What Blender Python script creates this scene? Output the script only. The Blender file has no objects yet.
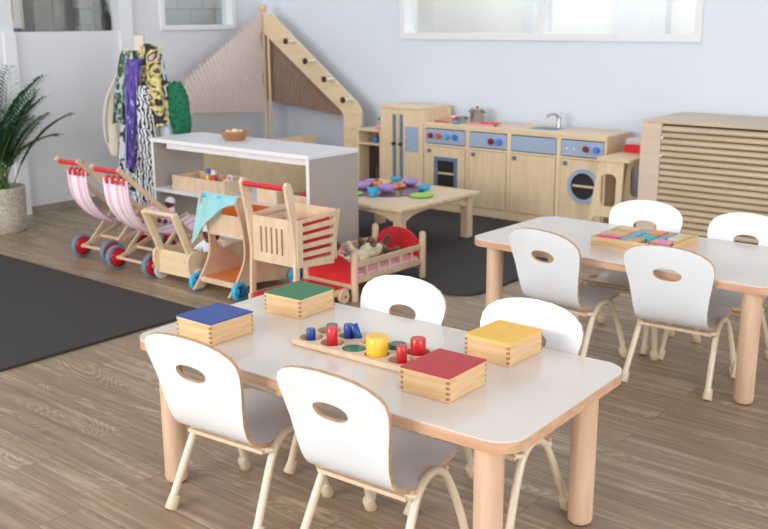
import bpy, bmesh, math, random
from mathutils import Vector, Matrix
from mathutils.geometry import delaunay_2d_cdt
PI = math.pi
random.seed(7)
C = bpy.context.scene.collection

# ------------------------------------------------------------------ materials
def lin(c):
    return tuple((x/12.92 if x <= .04045 else ((x+.055)/1.055)**2.4) for x in c)
def hexc(r, g, b):
    return lin((r/255., g/255., b/255.)) + (1.,)
def newmat(name):
    m = bpy.data.materials.new(name); m.use_nodes = True
    nt = m.node_tree; b = nt.nodes['Principled BSDF']
    return m, nt, b
def N(nt, t, **kw):
    n = nt.nodes.new(t)
    for k, v in kw.items():
        if k in n.inputs.keys(): n.inputs[k].default_value = v
        else: setattr(n, k, v)
    return n
def plain(name, rgb, rough=.5, metal=0, var=.06, scale=14, trans=0, alpha=1, bump=0, bscale=200, coat=0, sheen=0):
    m, nt, b = newmat(name)
    tc = N(nt, 'ShaderNodeTexCoord'); no = N(nt, 'ShaderNodeTexNoise', Scale=scale, Detail=3.)
    nt.links.new(tc.outputs['Object'], no.inputs['Vector'])
    r = N(nt, 'ShaderNodeValToRGB')
    c = hexc(*rgb)
    r.color_ramp.elements[0].position = .3; r.color_ramp.elements[1].position = .7
    r.color_ramp.elements[0].color = tuple(min(1, x*(1-var)) for x in c[:3])+(1,)
    r.color_ramp.elements[1].color = tuple(min(1, x*(1+var)) for x in c[:3])+(1,)
    nt.links.new(no.outputs['Fac'], r.inputs['Fac']); nt.links.new(r.outputs['Color'], b.inputs['Base Color'])
    b.inputs['Roughness'].default_value = rough; b.inputs['Metallic'].default_value = metal
    b.inputs['Transmission Weight'].default_value = trans; b.inputs['Alpha'].default_value = alpha
    b.inputs['Coat Weight'].default_value = coat; b.inputs['Sheen Weight'].default_value = sheen
    if bump:
        n2 = N(nt, 'ShaderNodeTexNoise', Scale=bscale, Detail=2.); bp = N(nt, 'ShaderNodeBump', Strength=bump, Distance=.002)
        nt.links.new(tc.outputs['Object'], n2.inputs['Vector']); nt.links.new(n2.outputs['Fac'], bp.inputs['Height'])
        nt.links.new(bp.outputs['Normal'], b.inputs['Normal'])
    return m
def wood(name, c1, c2, stretch=(1, 12, 12), scale=3., rough=.45, coat=.1):
    """grain runs along the axis that is stretched least"""
    m, nt, b = newmat(name)
    tc = N(nt, 'ShaderNodeTexCoord'); mp = N(nt, 'ShaderNodeMapping'); mp.inputs['Scale'].default_value = stretch
    no = N(nt, 'ShaderNodeTexNoise', Scale=scale, Detail=5., Distortion=.8)
    r = N(nt, 'ShaderNodeValToRGB')
    r.color_ramp.elements[0].position = .3; r.color_ramp.elements[1].position = .7
    r.color_ramp.elements[0].color = hexc(*c2); r.color_ramp.elements[1].color = hexc(*c1)
    nt.links.new(tc.outputs['Object'], mp.inputs['Vector']); nt.links.new(mp.outputs['Vector'], no.inputs['Vector'])
    nt.links.new(no.outputs['Fac'], r.inputs['Fac']); nt.links.new(r.outputs['Color'], b.inputs['Base Color'])
    b.inputs['Roughness'].default_value = rough; b.inputs['Coat Weight'].default_value = coat
    return m
def pattern(name, cols, kind='voronoi', scale=12, dist=2., rough=.8, stretch=(1, 1, 1)):
    m, nt, b = newmat(name)
    tc = N(nt, 'ShaderNodeTexCoord'); mp = N(nt, 'ShaderNodeMapping'); mp.inputs['Scale'].default_value = stretch
    nt.links.new(tc.outputs['Object'], mp.inputs['Vector'])
    if kind == 'wave':
        t = N(nt, 'ShaderNodeTexWave', Scale=scale, Distortion=dist, Detail=2.); out = t.outputs['Fac']
    elif kind == 'noise':
        t = N(nt, 'ShaderNodeTexNoise', Scale=scale, Detail=1.5, Distortion=dist); out = t.outputs['Fac']
    else:
        t = N(nt, 'ShaderNodeTexVoronoi', Scale=scale); out = t.outputs['Distance']
    nt.links.new(mp.outputs['Vector'], t.inputs['Vector'])
    r = N(nt, 'ShaderNodeValToRGB'); r.color_ramp.interpolation = 'CONSTANT'
    el = r.color_ramp.elements
    while len(el) < len(cols): el.new(.5)
    for i, (p, c) in enumerate(cols):
        el[i].position = p
    for i, (p, c) in enumerate(cols):
        el[i].color = hexc(*c)
    nt.links.new(out, r.inputs['Fac']); nt.links.new(r.outputs['Color'], b.inputs['Base Color'])
    b.inputs['Roughness'].default_value = rough; b.inputs['Sheen Weight'].default_value = .2
    return m

M = {}
M['white_lam'] = plain('white_laminate', (232, 237, 242), .3, var=.01, coat=.2)
M['table_lam'] = plain('table_laminate', (224, 213, 202), .25, var=.012, coat=.25)
M['shelf_white'] = plain('shelf_white', (235, 235, 238), .35, var=.01)
M['greige'] = plain('greige_laminate', (178, 168, 160), .5, var=.02)
M['beech'] = wood('beech', (228, 196, 168), (212, 174, 144), (14, 14, 1.2), 3)
M['beech_x'] = wood('beech_edge', (218, 176, 146), (196, 150, 118), (1.2, 8, 20), 3)
M['ply_edge'] = wood('ply_edge', (203, 164, 126), (172, 130, 92), (6, 6, 20), 4)
M['birch'] = wood('birch', (236, 214, 180), (222, 197, 158), (1.2, 9, 9), 2.2)
M['birch_v'] = wood('birch_upright', (235, 213, 178), (221, 196, 157), (9, 9, 1.2), 2.2)
M['pine_box'] = wood('pine_box', (230, 198, 154), (206, 163, 113), (2, 2, 22), 2.6)
M['pine_dark'] = wood('dovetail_end', (178, 128, 80), (150, 100, 58), (20, 20, 5), 4)
M['pale_wood'] = wood('pale_wood', (232, 208, 180), (216, 186, 152), (8, 8, 2), 3)
M['pale_rail'] = wood('pale_rail', (224, 196, 168), (206, 172, 140), (6, 2, 2), 3)
M['cream'] = plain('cream_metal', (226, 210, 184), .32, var=.015, coat=.5)
M['cream_cap'] = plain('cream_rubber', (218, 200, 172), .55, var=.03)
M['rug'] = plain('charcoal_rug', (62, 58, 57), .95, var=.2, scale=300, bump=.6, bscale=500)
M['red'] = plain('red_paint', (205, 30, 44), .35, var=.03, coat=.2)
M['red_lid'] = plain('red_lid', (186, 26, 38), .45, var=.02)
M['red_cloth'] = plain('red_cloth', (214, 34, 40), .85, var=.08, sheen=.2)
M['blue'] = plain('blue_paint', (20, 70, 150), .35, var=.03, coat=.2)
M['blue_lid'] = plain('blue_lid', (20, 66, 150), .45, var=.02)
M['green'] = plain('green_paint', (24, 110, 66), .35, var=.03, coat=.2)
M['green_lid'] = plain('green_lid', (28, 116, 68), .45, var=.02)
M['yellow'] = plain('yellow_paint', (246, 196, 62), .4, var=.02, coat=.2)
M['yellow_lid'] = plain('yellow_lid', (242, 188, 62), .45, var=.02)
M['cyan'] = plain('sky_blue_plastic', (60, 176, 224), .4, var=.03)
M['navy'] = plain('deep_blue_plastic', (20, 84, 160), .4, var=.03)
M['tyre'] = plain('grey_tyre', (112, 128, 146), .7, var=.05)
M['steel'] = plain('brushed_steel', (200, 200, 205), .22, 1, var=.05)
M['bluegrey'] = plain('blue_grey_panel', (160, 176, 202), .5, var=.03)
M['bluegrey_d'] = plain('blue_grey_handle', (104, 124, 150), .45, var=.03)
M['black'] = plain('dark_gap', (34, 30, 28), .6, var=.05)
M['brown_dark'] = plain('dark_brown', (62, 46, 38), .7, var=.1)
M['orange'] = plain('orange_paint', (232, 130, 60), .4, var=.03)
M['purple'] = plain('lilac_plastic', (186, 150, 218), .4, var=.03)
M['lime'] = plain('lime_plastic', (160, 212, 60), .4, var=.03)
M['wicker'] = pattern('wicker', [(0, (122, 78, 44)), (.35, (164, 112, 66)), (.6, (190, 138, 88))], 'wave', 60, 3, .8)
M['pot_weave'] = pattern('pot_weave', [(0, (150, 140, 126)), (.4, (188, 178, 164)), (.7, (204, 196, 184))], 'voronoi', 70, 0, .9, (1, 1, 2))
M['leaf'] = plain('palm_leaf', (46, 92, 52), .45, var=.35, scale=8)
M['stem'] = plain('palm_stem', (88, 120, 60), .6, var=.2)
M['soil'] = plain('soil', (50, 38, 30), .95, var=.3, scale=60)
M['egg'] = plain('egg_shell', (236, 214, 190), .6, var=.05)
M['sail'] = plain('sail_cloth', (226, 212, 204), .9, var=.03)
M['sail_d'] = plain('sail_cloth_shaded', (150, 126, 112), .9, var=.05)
M['slat'] = wood('slat_wood', (206, 186, 158), (190, 168, 138), (1.2, 9, 9), 2)
M['slat_panel'] = wood('slat_panel', (216, 198, 180), (206, 186, 166), (1, 1, 24), 1.5)
M['darkskin'] = plain('brown_vinyl', (92, 52, 40), .45, var=.06)
M['teddy'] = plain('brown_plush', (104, 70, 56), .95, var=.2, scale=120, bump=.5, sheen=.4)
M['plush'] = plain('cream_plush', (226, 214, 178), .95, var=.1, scale=120, bump=.5, sheen=.4)
M['doll_cloth'] = pattern('doll_pyjama', [(0, (232, 234, 246)), (.62, (232, 234, 246)), (.66, (150, 170, 220))], 'noise', 60, .5)
M['doll_pink'] = pattern('doll_pink_cloth', [(0, (240, 226, 232)), (.55, (226, 120, 150))], 'noise', 40, .5)
M['gingham'] = pattern('pink_gingham', [(0, (238, 196, 204)), (.5, (226, 110, 130))], 'wave', 30, 0, .9)
M['leafprint'] = pattern('leaf_print', [(0, (16, 52, 48)), (.42, (40, 92, 66)), (.55, (190, 200, 196)), (.62, (20, 60, 54)), (.72, (110, 150, 60))], 'noise', 9, 2.5, .7, (1.6, 1, .7))
M['bwprint'] = pattern('black_white_print', [(0, (24, 24, 30)), (.47, (206, 216, 228))], 'noise', 11, 1.5, .7, (1.2, 1, .8))
M['zebra'] = pattern('zebra_print', [(0, (18, 18, 26)), (.48, (236, 238, 244))], 'wave', 14, 9, .6, (1, 1, 1.6))
M['violet'] = pattern('violet_scarf', [(0, (48, 36, 120)), (.45, (96, 72, 168)), (.62, (176, 160, 214))], 'noise', 10, 3, .5, (2.5, 1, .5))
M['floral'] = pattern('yellow_floral', [(0, (30, 26, 28)), (.42, (204, 190, 104)), (.5, (226, 214, 160)), (.56, (70, 50, 56)), (.64, (206, 178, 170))], 'noise', 9, 2, .6)
M['emerald'] = plain('emerald_fluff', (18, 104, 72), .95, var=.4, scale=40, bump=1, bscale=90, sheen=.3)
M['canvas'] = plain('cream_canvas', (222, 212, 196), .9, var=.05)
M['cyan_cloth'] = plain('aqua_gauze', (160, 226, 232), .8, var=.06, alpha=.78)
M['navyplinth'] = plain('navy_plinth', (40, 56, 74), .6)
M['clear'] = plain('clear_plastic', (236, 224, 232), .15, var=.01, alpha=.6)
M['rose'] = plain('rose_paint', (216, 60, 90), .5); M['pinkp'] = plain('pink_paint', (226, 150, 170), .5)
M['teal'] = plain('teal_paint', (70, 170, 170), .5); M['tan'] = plain('tan_card', (206, 164, 112), .6, var=.1)
M['skyb'] = plain('pale_blue_paint', (110, 160, 210), .5)
M['beige'] = plain('beige_paint', (222, 196, 160), .5)
M['mustard'] = plain('mustard_paint', (216, 186, 90), .5)
M['maroon'] = plain('maroon_knob', (130, 30, 50), .4); M['coral'] = plain('coral_knob', (214, 84, 84), .4)
M['midblue'] = plain('mid_blue_knob', (40, 120, 200), .4); M['royal'] = plain('royal_knob', (80, 120, 230), .4)
M['placemat'] = plain('placemat', (84, 58, 56), .2, var=.1, coat=.6)
M['pizza'] = pattern('pizza', [(0, (206, 150, 90)), (.45, (224, 178, 110)), (.58, (206, 90, 60)), (.7, (120, 140, 60))], 'noise', 40, 1)

def striped(name, c1, c2, freq):
    m, nt, b = newmat(name)
    tc = N(nt, 'ShaderNodeTexCoord'); sx = N(nt, 'ShaderNodeSeparateXYZ')
    mu = N(nt, 'ShaderNodeMath', operation='MULTIPLY'); mu.inputs[1].default_value = freq
    fr = N(nt, 'ShaderNodeMath', operation='FRACT'); gt = N(nt, 'ShaderNodeValToRGB'); gt.color_ramp.interpolation = 'CONSTANT'
    e = gt.color_ramp.elements; e[0].position = 0; e[0].color = hexc(*c1); e[1].position = .5; e[1].color = hexc(*c2)
    x = e.new(.62); x.color = hexc(*c1); y = e.new(.7); y.color = hexc(*c2); z = e.new(.8); z.color = hexc(*c1)
    nt.links.new(tc.outputs['Object'], sx.inputs[0]); nt.links.new(sx.outputs['X'], mu.inputs[0]); nt.links.new(mu.outputs[0], fr.inputs[0])
    nt.links.new(fr.outputs[0], gt.inputs['Fac']); nt.links.new(gt.outputs['Color'], b.inputs['Base Color'])
    b.inputs['Roughness'].default_value = .85
    return m
M['stripe'] = striped('pink_stripes', (244, 232, 240), (232, 140, 176), 19)

def floor_mat():
    m, nt, b = newmat('oak_vinyl_planks')
    L = nt.links
    tc = N(nt, 'ShaderNodeTexCoord')
    mp = N(nt, 'ShaderNodeMapping'); mp.inputs['Location'].default_value = (.33, .05, 0)
    L.new(tc.outputs['Object'], mp.inputs['Vector'])
    br = N(nt, 'ShaderNodeTexBrick'); br.offset = .37; br.squash = 1
    for k, v in {'Scale': 1., 'Mortar Size': .0012, 'Mortar Smooth': .3, 'Bias': 0., 'Brick Width': .98, 'Row Height': .145}.items(): br.inputs[k].default_value = v
    br.inputs['Color1'].default_value = (0, 0, 0, 1); br.inputs['Color2'].default_value = (1, 1, 1, 1); br.inputs['Mortar'].default_value = (.3, .3, .3, 1)
    L.new(mp.outputs[0], br.inputs['Vector'])
    # per-plank offset of grain
    sc = N(nt, 'ShaderNodeVectorMath', operation='MULTIPLY'); sc.inputs[1].default_value = (1.2, 26, 1)
    ad = N(nt, 'ShaderNodeVectorMath', operation='ADD')
    cb = N(nt, 'ShaderNodeVectorMath', operation='SCALE'); cb.inputs['Scale'].default_value = 13.
    L.new(br.outputs['Color'], cb.inputs[0]); L.new(tc.outputs['Object'], sc.inputs[0]); L.new(sc.outputs[0], ad.inputs[0]); L.new(cb.outputs[0], ad.inputs[1])
    n1 = N(nt, 'ShaderNodeTexNoise', Scale=1.6, Detail=8., Distortion=.6); L.new(ad.outputs[0], n1.inputs['Vector'])
    # cathedral grain: rings of a distorted field
    sc2 = N(nt, 'ShaderNodeVectorMath', operation='MULTIPLY'); sc2.inputs[1].default_value = (1.5, 7.0, 1)
    L.new(tc.outputs['Object'], sc2.inputs[0]); ad2 = N(nt, 'ShaderNodeVectorMath', operation='ADD'); L.new(sc2.outputs[0], ad2.inputs[0]); L.new(cb.outputs[0], ad2.inputs[1])
    n2 = N(nt, 'ShaderNodeTexNoise', Scale=.9, Detail=1.5, Distortion=.6); L.new(ad2.outputs[0], n2.inputs['Vector'])
    m1 = N(nt, 'ShaderNodeMath', operation='MULTIPLY'); m1.inputs[1].default_value = 100; L.new(n2.outputs['Fac'], m1.inputs[0])
    sn = N(nt, 'ShaderNodeMath', operation='SINE'); L.new(m1.outputs[0], sn.inputs[0])
    m2 = N(nt, 'ShaderNodeMath', operation='MULTIPLY_ADD'); L.new(n1.outputs['Fac'], m2.inputs[2])
    n3 = N(nt, 'ShaderNodeTexNoise', Scale=1.3, Detail=1.); L.new(ad2.outputs[0], n3.inputs['Vector'])
    mr = N(nt, 'ShaderNodeMapRange'); mr.inputs['From Min'].default_value = .42; mr.inputs['From Max'].default_value = .68; mr.inputs['To Min'].default_value = .012; mr.inputs['To Max'].default_value = .24
    L.new(n3.outputs['Fac'], mr.inputs['Value']); L.new(mr.outputs[0], m2.inputs[1])
    pw = N(nt, 'ShaderNodeMath', operation='POWER'); pw.inputs[1].default_value = 3.; ab = N(nt, 'ShaderNodeMath', operation='ABSOLUTE'); L.new(sn.outputs[0], ab.inputs[0]); L.new(ab.outputs[0], pw.inputs[0]); L.new(pw.outputs[0], m2.inputs[0])
    m3 = N(nt, 'ShaderNodeMath', operation='MULTIPLY_ADD'); m3.inputs[1].default_value = .09
    sep = N(nt, 'ShaderNodeSeparateColor'); L.new(br.outputs['Color'], sep.inputs[0]); L.new(sep.outputs[0], m3.inputs[0]); L.new(m2.outputs[0], m3.inputs[2])
    r = N(nt, 'ShaderNodeValToRGB'); e = r.color_ramp.elements
    e[0].position = .3; e[0].color = hexc(126, 106, 85); e[1].position = .92; e[1].color = hexc(196, 176, 150)
    k = e.new(.6); k.color = hexc(156, 134, 110)
    L.new(m3.outputs[0], r.inputs['Fac'])
    mx = N(nt, 'ShaderNodeMixRGB', blend_type='MULTIPLY'); mx.inputs[0].default_value = .3
    L.new(br.outputs['Fac'], mx.inputs[0]); L.new(r.outputs[0], mx.inputs[1]); mx.inputs[2].default_value = (.45, .4, .36, 1)
    L.new(mx.outputs[0], b.inputs['Base Color'])
    b.inputs['Roughness'].default_value = .42
    b.inputs['Specular IOR Level'].default_value = .4
    bp = N(nt, 'ShaderNodeBump', Strength=.15, Distance=.002); L.new(n1.outputs['Fac'], bp.inputs['Height']); L.new(bp.outputs[0], b.inputs['Normal'])
    return m
M['floor'] = floor_mat()
M['wall'] = plain('wall_paint', (216, 224, 236), .7, var=.012, scale=2)
M['wall2'] = plain('wall_left_paint', (218, 220, 225), .7, var=.012, scale=2)
M['frame'] = plain('window_frame_white', (228, 230, 234), .5, var=.01)
M['base'] = plain('baseboard_grey', (150, 142, 136), .6)
M['roomwhite'] = plain('bright_room', (246, 244, 240), .8, var=.03, scale=1.5)
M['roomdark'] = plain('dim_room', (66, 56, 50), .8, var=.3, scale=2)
def tiles():
    m, nt, b = newmat('white_tiles'); tc = N(nt, 'ShaderNodeTexCoord'); mp = N(nt, 'ShaderNodeMapping'); mp.inputs['Rotation'].default_value = (0, PI/2, PI/2)
    sx = N(nt, 'ShaderNodeSeparateXYZ'); cx = N(nt, 'ShaderNodeCombineXYZ')
    nt.links.new(tc.outputs['Object'], sx.inputs[0]); nt.links.new(sx.outputs['Y'], cx.inputs['X']); nt.links.new(sx.outputs['Z'], cx.inputs['Y'])
    br = N(nt, 'ShaderNodeTexBrick')
    for k, v in {'Scale': 1., 'Mortar Size': .004, 'Brick Width': .28, 'Row Height': .13}.items(): br.inputs[k].default_value = v
    br.inputs['Color1'].default_value = hexc(214, 216, 214); br.inputs['Color2'].default_value = hexc(204, 206, 206); br.inputs['Mortar'].default_value = hexc(150, 150, 150)
    nt.links.new(cx.outputs[0], br.inputs['Vector']); nt.links.new(br.outputs['Color'], b.inputs['Base Color']); b.inputs['Roughness'].default_value = .3
    return m
M['tiles'] = tiles()
def glass():
    m, nt, b = newmat('window_glass')
    out = nt.nodes['Material Output']; tr = N(nt, 'ShaderNodeBsdfTransparent'); gl = N(nt, 'ShaderNodeBsdfGlossy'); gl.inputs['Roughness'].default_value = .03
    mx = N(nt, 'ShaderNodeMixShader'); mx.inputs[0].default_value = .1; tr.inputs[0].default_value = (.95, .97, .97, 1)
    nt.links.new(tr.outputs[0], mx.inputs[1]); nt.links.new(gl.outputs[0], mx.inputs[2]); nt.links.new(mx.outputs[0], out.inputs[0])
    return m
M['glass'] = glass()

# ------------------------------------------------------------------ mesh builder
class MB:
    def __init__(s): s.v = []; s.f = []; s.fm = []; s.sm = []; s.mats = []
    def mi(s, m):
        if m not in s.mats: s.mats.append(m)
        return s.mats.index(m)
    def add(s, vs, fs, m=None, smooth=False, X=None):
        o = len(s.v)
        for p in vs:
            p = Vector(p)
            if X is not None: p = X @ p
            s.v.append(p)
        k = s.mi(m)
        for f in fs: s.f.append([i+o for i in f]); s.fm.append(k); s.sm.append(smooth)
        return s
    def box(s, x0, x1, y0, y1, z0, z1, m=None, X=None, bev=.0):
        if bev <= 0:
            vs = [(x, y, z) for x in (x0, x1) for y in (y0, y1) for z in (z0, z1)]
            fs = [(0, 1, 3, 2), (4, 6, 7, 5), (0, 4, 5, 1), (2, 3, 7, 6), (0, 2, 6, 4), (1, 5, 7, 3)]
            return s.add(vs, fs, m, False, X)
        bm = bmesh.new(); bmesh.ops.create_cube(bm, size=1)
        for v in bm.verts: v.co = Vector(((x0+x1)/2+v.co.x*(x1-x0), (y0+y1)/2+v.co.y*(y1-y0), (z0+z1)/2+v.co.z*(z1-z0)))
        bmesh.ops.bevel(bm, geom=bm.edges[:], offset=bev, segments=2, affect='EDGES', profile=.6)
        bm.verts.index_update()
        s.add([v.co.copy() for v in bm.verts], [[v.index for v in f.verts] for f in bm.faces], m, False, X); bm.free()
        return s
    def lathe(s, prof, n=24, m=None, X=None, smooth=True, cap0=True, cap1=True):
        """prof: list of (radius, z)"""
        vs = []; fs = []
        for r_, z in prof:
            for i in range(n): a = 2*PI*i/n; vs.append((r_*math.cos(a), r_*math.sin(a), z))
        for j in range(len(prof)-1):
            for i in range(n): fs.append((j*n+i, j*n+(i+1) % n, (j+1)*n+(i+1) % n, (j+1)*n+i))
        s.add(vs, fs, m, smooth, X)
        if cap0: s.add(vs[:n], [list(range(n))[::-1]], m, False, X)
        if cap1: s.add(vs[-n:], [list(range(n))], m, False, X)
        return s
    def cyl(s, p0, p1, r_, m=None, n=16, r2=None, bev=0):
        p0 = Vector(p0); p1 = Vector(p1); d = p1-p0; L = d.length
        q = d.to_track_quat('Z', 'Y').to_matrix().to_4x4(); X = Matrix.Translation(p0) @ q
        r2 = r_ if r2 is None else r2
        if bev: prof = [(r_-bev, 0), (r_, bev), (r2, L-bev), (r2-bev, L)]
        else: prof = [(r_, 0), (r2, L)]
        return s.lathe(prof, n, m, X)
    def tube(s, pts, rad, m=None, n=10, cap=True):
        pts = [Vector(p) for p in pts]; rs = rad if isinstance(rad, (list, tuple)) else [rad]*len(pts)
        vs = []; fs = []; up = None
        for i, p in enumerate(pts):
            t = (pts[min(i+1, len(pts)-1)]-pts[max(i-1, 0)]).normalized()
            if up is None: up = Vector((0, 0, 1)) if abs(t.z) < .9 else Vector((1, 0, 0))
            a = (up - t*up.dot(t)).normalized(); b = t.cross(a); up = a
            for k in range(n): w = 2*PI*k/n; vs.append(p + (a*math.cos(w)+b*math.sin(w))*rs[i])
        for j in range(len(pts)-1):
            for k in range(n): fs.append((j*n+k, j*n+(k+1) % n, (j+1)*n+(k+1) % n, (j+1)*n+k))
        s.add(vs, fs, m, True)
        if cap: s.add(vs[:n], [list(range(n))[::-1]], m); s.add(vs[-n:], [list(range(n))], m)
        return s
    def ball(s, c, r_, m=None, n=16, sc=(1, 1, 1), X=None):
        prof = [(max(1e-4, math.sin(PI*i/(n//2)))*r_, -math.cos(PI*i/(n//2))*r_) for i in range(n//2+1)]
        Y = Matrix.Translation(Vector(c)) @ Matrix.Diagonal((sc[0], sc[1], sc[2], 1))
        if X is not None: Y = X @ Y
        return s.lathe(prof, n, m, Y, True, False, False)
    def prism(s, pts, h0, h1, axis='z', m=None, X=None, holes=(), mrim=None, grid=None, mapf=None, smooth_rim=True):
        """outline in 2-D, thickness along axis; plate with holes"""
        mrim = mrim or m
        co = [Vector(p) for p in pts]; ed = [(i, (i+1) % len(pts)) for i in range(len(pts))]
        loops = [list(range(len(pts)))]
        for h in holes:
            o = len(co); co += [Vector(p) for p in h]; ed += [(o+i, o+(i+1) % len(h)) for i in range(len(h))]; loops.append(list(range(o, len(co))))
        def inside(p, poly):
            c = False; n = len(poly)
            for i in range(n):
                a, b = poly[i], poly[(i+1) % n]
                if (a[1] > p[1]) != (b[1] > p[1]) and p[0] < (b[0]-a[0])*(p[1]-a[1])/(b[1]-a[1])+a[0]: c = not c
            return c
        ok = lambda p: inside(p, pts) and not any(inside(p, h) for h in holes)
        if grid:
            xs = [p[0] for p in pts]; ys = [p[1] for p in pts]
            nb = co[:]
            y = min(ys)+grid/2
            while y < max(ys):
                x = min(xs)+grid/2
                while x < max(xs):
                    if ok((x, y)) and min((Vector((x, y))-q).length for q in nb) > grid*.45: co.append(Vector((x, y)))
                    x += grid
                y += grid
        V, E_, F_, ov, oe, of = delaunay_2d_cdt(co, ed, [], 0, 1e-6)
        F_ = [f for f in F_ if ok(tuple(sum((V[i] for i in f), Vector((0, 0)))/len(f)))]
        def P(v, h):
            if mapf: return mapf(v[0], v[1], h)
            return {'z': (v[0], v[1], h), 'y': (v[0], h, v[1]), 'x': (h, v[0], v[1])}[axis]
        sm = mapf is not None
        s.add([P(v, h0) for v in V], F_, m, sm, X); s.add([P(v, h1) for v in V], [f[::-1] for f in F_], m, sm, X)
        for lp in loops:
            q = [co[i] for i in lp]; n = len(q)
            s.add([P(v, h0) for v in q]+[P(v, h1) for v in q], [(i, (i+1) % n, n+(i+1) % n, n+i) for i in range(n)], mrim, smooth_rim and n > 12, X)
        return s
    def grid(s, fn, nu, nv, m=None, X=None, smooth=True, closed=False):
        vs = [fn(i/nu, j/nv) for j in range(nv+1) for i in range(nu+1)]
        fs = [(j*(nu+1)+i, j*(nu+1)+i+1, (j+1)*(nu+1)+i+1, (j+1)*(nu+1)+i) for j in range(nv) for i in range(nu)]
        return s.add(vs, fs, m, smooth, X)
    def build(s, name, parent=None, loc=None, fixn=True):
        me = bpy.data.meshes.new(name); me.from_pydata([tuple(v) for v in s.v], [], s.f); 
        for m in s.mats: me.materials.append(m if not isinstance(m, str) else M[m])
        me.polygons.foreach_set('material_index', s.fm); me.polygons.foreach_set('use_smooth', s.sm)
        if fixn:
            bm = bmesh.new(); bm.from_mesh(me); bmesh.ops.recalc_face_normals(bm, faces=bm.faces[:]); bm.to_mesh(me); bm.free()
        me.update()
        o = bpy.data.objects.new(name, me); C.objects.link(o)
        if loc is not None: o.location = loc
        if parent is not None: o.parent = parent
        return o

def tag(o, label=None, cat=None, group=None):
    if label: o['label'] = label
    if cat: o['category'] = cat
    if group: o['group'] = group
    return o
def thing(name, label, cat, loc=(0, 0, 0), rz=0, group=None):
    o = bpy.data.objects.new(name, None); o.empty_display_size = .05; C.objects.link(o)
    o.location = loc; o.rotation_euler = (0, 0, rz)
    return tag(o, label, cat, group)
def struct(o): o['kind'] = 'structure'; return o
def copy_tree(o, parent=None):
    c = o.copy(); C.objects.link(c); c.parent = parent
    for ch in [k for k in bpy.data.objects if k.parent == o]: copy_tree(ch, c)
    return c
def ell(cx, cy, a, b, n=28, p=2.):
    o = []
    for i in range(n):
        t = 2*PI*i/n; c, s_ = math.cos(t), math.sin(t)
        o.append((cx+a*math.copysign(abs(c)**(2/p), c), cy+b*math.copysign(abs(s_)**(2/p), s_)))
    return o
def rrect(x0, x1, y0, y1, r_, n=6):
    o = []
    for cx, cy, a0 in ((x1-r_, y0+r_, -PI/2), (x1-r_, y1-r_, 0), (x0+r_, y1-r_, PI/2), (x0+r_, y0+r_, PI)):
        for i in range(n+1):
            a = a0+PI/2*i/n; o.append((cx+r_*math.cos(a), cy+r_*math.sin(a)))
    return o
def spline(pts, n=6):
    P_ = [Vector(p) for p in pts]; out = []
    for i in range(len(P_)-1):
        p0 = P_[max(i-1, 0)]; p1 = P_[i]; p2 = P_[i+1]; p3 = P_[min(i+2, len(P_)-1)]
        for k in range(n):
            t = k/n
            out.append(.5*((2*p1)+(p2-p0)*t+(2*p0-5*p1+4*p2-p3)*t*t+(3*p1-p0-3*p2+p3)*t**3))
    out.append(P_[-1]); return out
def interp(tab, x):
    if x <= tab[0][0]: return tab[0][1]
    for (a, va), (b, vb) in zip(tab, tab[1:]):
        if x <= b: return va+(vb-va)*(x-a)/(b-a)
    return tab[-1][1]

# ------------------------------------------------------------------ the setting
UW, VW = -6.37, 6.0       # left wall (x), back wall (y)
struct(MB().box(-9, 3.2, -2.2, 8, -.1, 0, 'floor').build('floor'))
# left wall with two internal windows
w = MB()
w.box(UW-.14, UW, -1.5, 3.68, 0, 2.5, 'wall2')
w.box(UW-.14, UW, 3.68, 4.545, 0, 1.262, 'wall2')
w.box(UW-.14, UW, 4.545, 4.95, 0, 2.5, 'wall2')
w.box(UW-.14, UW, 4.95, 5.68, 0, 1.3, 'wall2')
w.box(UW-.14, UW, 5.68, VW+.14, 0, 2.5, 'wall2')
w.box(UW-.14, UW, 3.68, 4.545, 1.95, 2.5, 'wall2')
w.box(UW-.14, UW, 4.95, 5.68, 1.95, 2.5, 'wall2')
struct(w.build('wall_left'))
w = MB()
w.box(UW, -4.83, VW, VW+.14, 0, 2.5, 'wall'); w.box(-4.83, -2.46, VW, VW+.14, 0, 1.225, 'wall')
w.box(-4.83, -2.46, VW, VW+.14, 2.0, 2.5, 'wall'); w.box(-2.46, 3.2, VW, VW+.14, 0, 2.5, 'wall')
struct(w.build('wall_back'))
# rooms seen through the panes
w = MB()
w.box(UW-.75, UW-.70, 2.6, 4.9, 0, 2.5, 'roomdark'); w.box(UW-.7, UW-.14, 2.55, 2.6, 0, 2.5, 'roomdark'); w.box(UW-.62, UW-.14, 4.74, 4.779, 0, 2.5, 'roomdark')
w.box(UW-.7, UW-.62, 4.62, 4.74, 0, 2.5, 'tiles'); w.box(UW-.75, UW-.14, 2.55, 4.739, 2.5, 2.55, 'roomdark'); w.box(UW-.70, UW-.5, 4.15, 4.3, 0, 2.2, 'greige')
struct(w.build('wall_side_room'))
w = MB()
w.box(UW-.66, UW-.62, 4.74, 6.4, 0, 2.5, 'tiles'); w.box(UW-.62, UW-.14, 6.36, 6.4, 0, 2.5, 'tiles'); w.box(UW-.62, UW-.14, 4.74, 4.78, 0, 2.5, 'roomwhite')
struct(w.build('wall_tiled_room'))
w = MB()
w.box(-5.6, -1.5, VW+1.2, VW+1.25, 0, 2.6, 'roomwhite'); w.box(-5.65, -5.6, VW+.14, VW+1.25, 0, 2.6, 'roomwhite'); w.box(-1.5, -1.45, VW+.14, VW+1.25, 0, 2.6, 'roomwhite')
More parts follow.
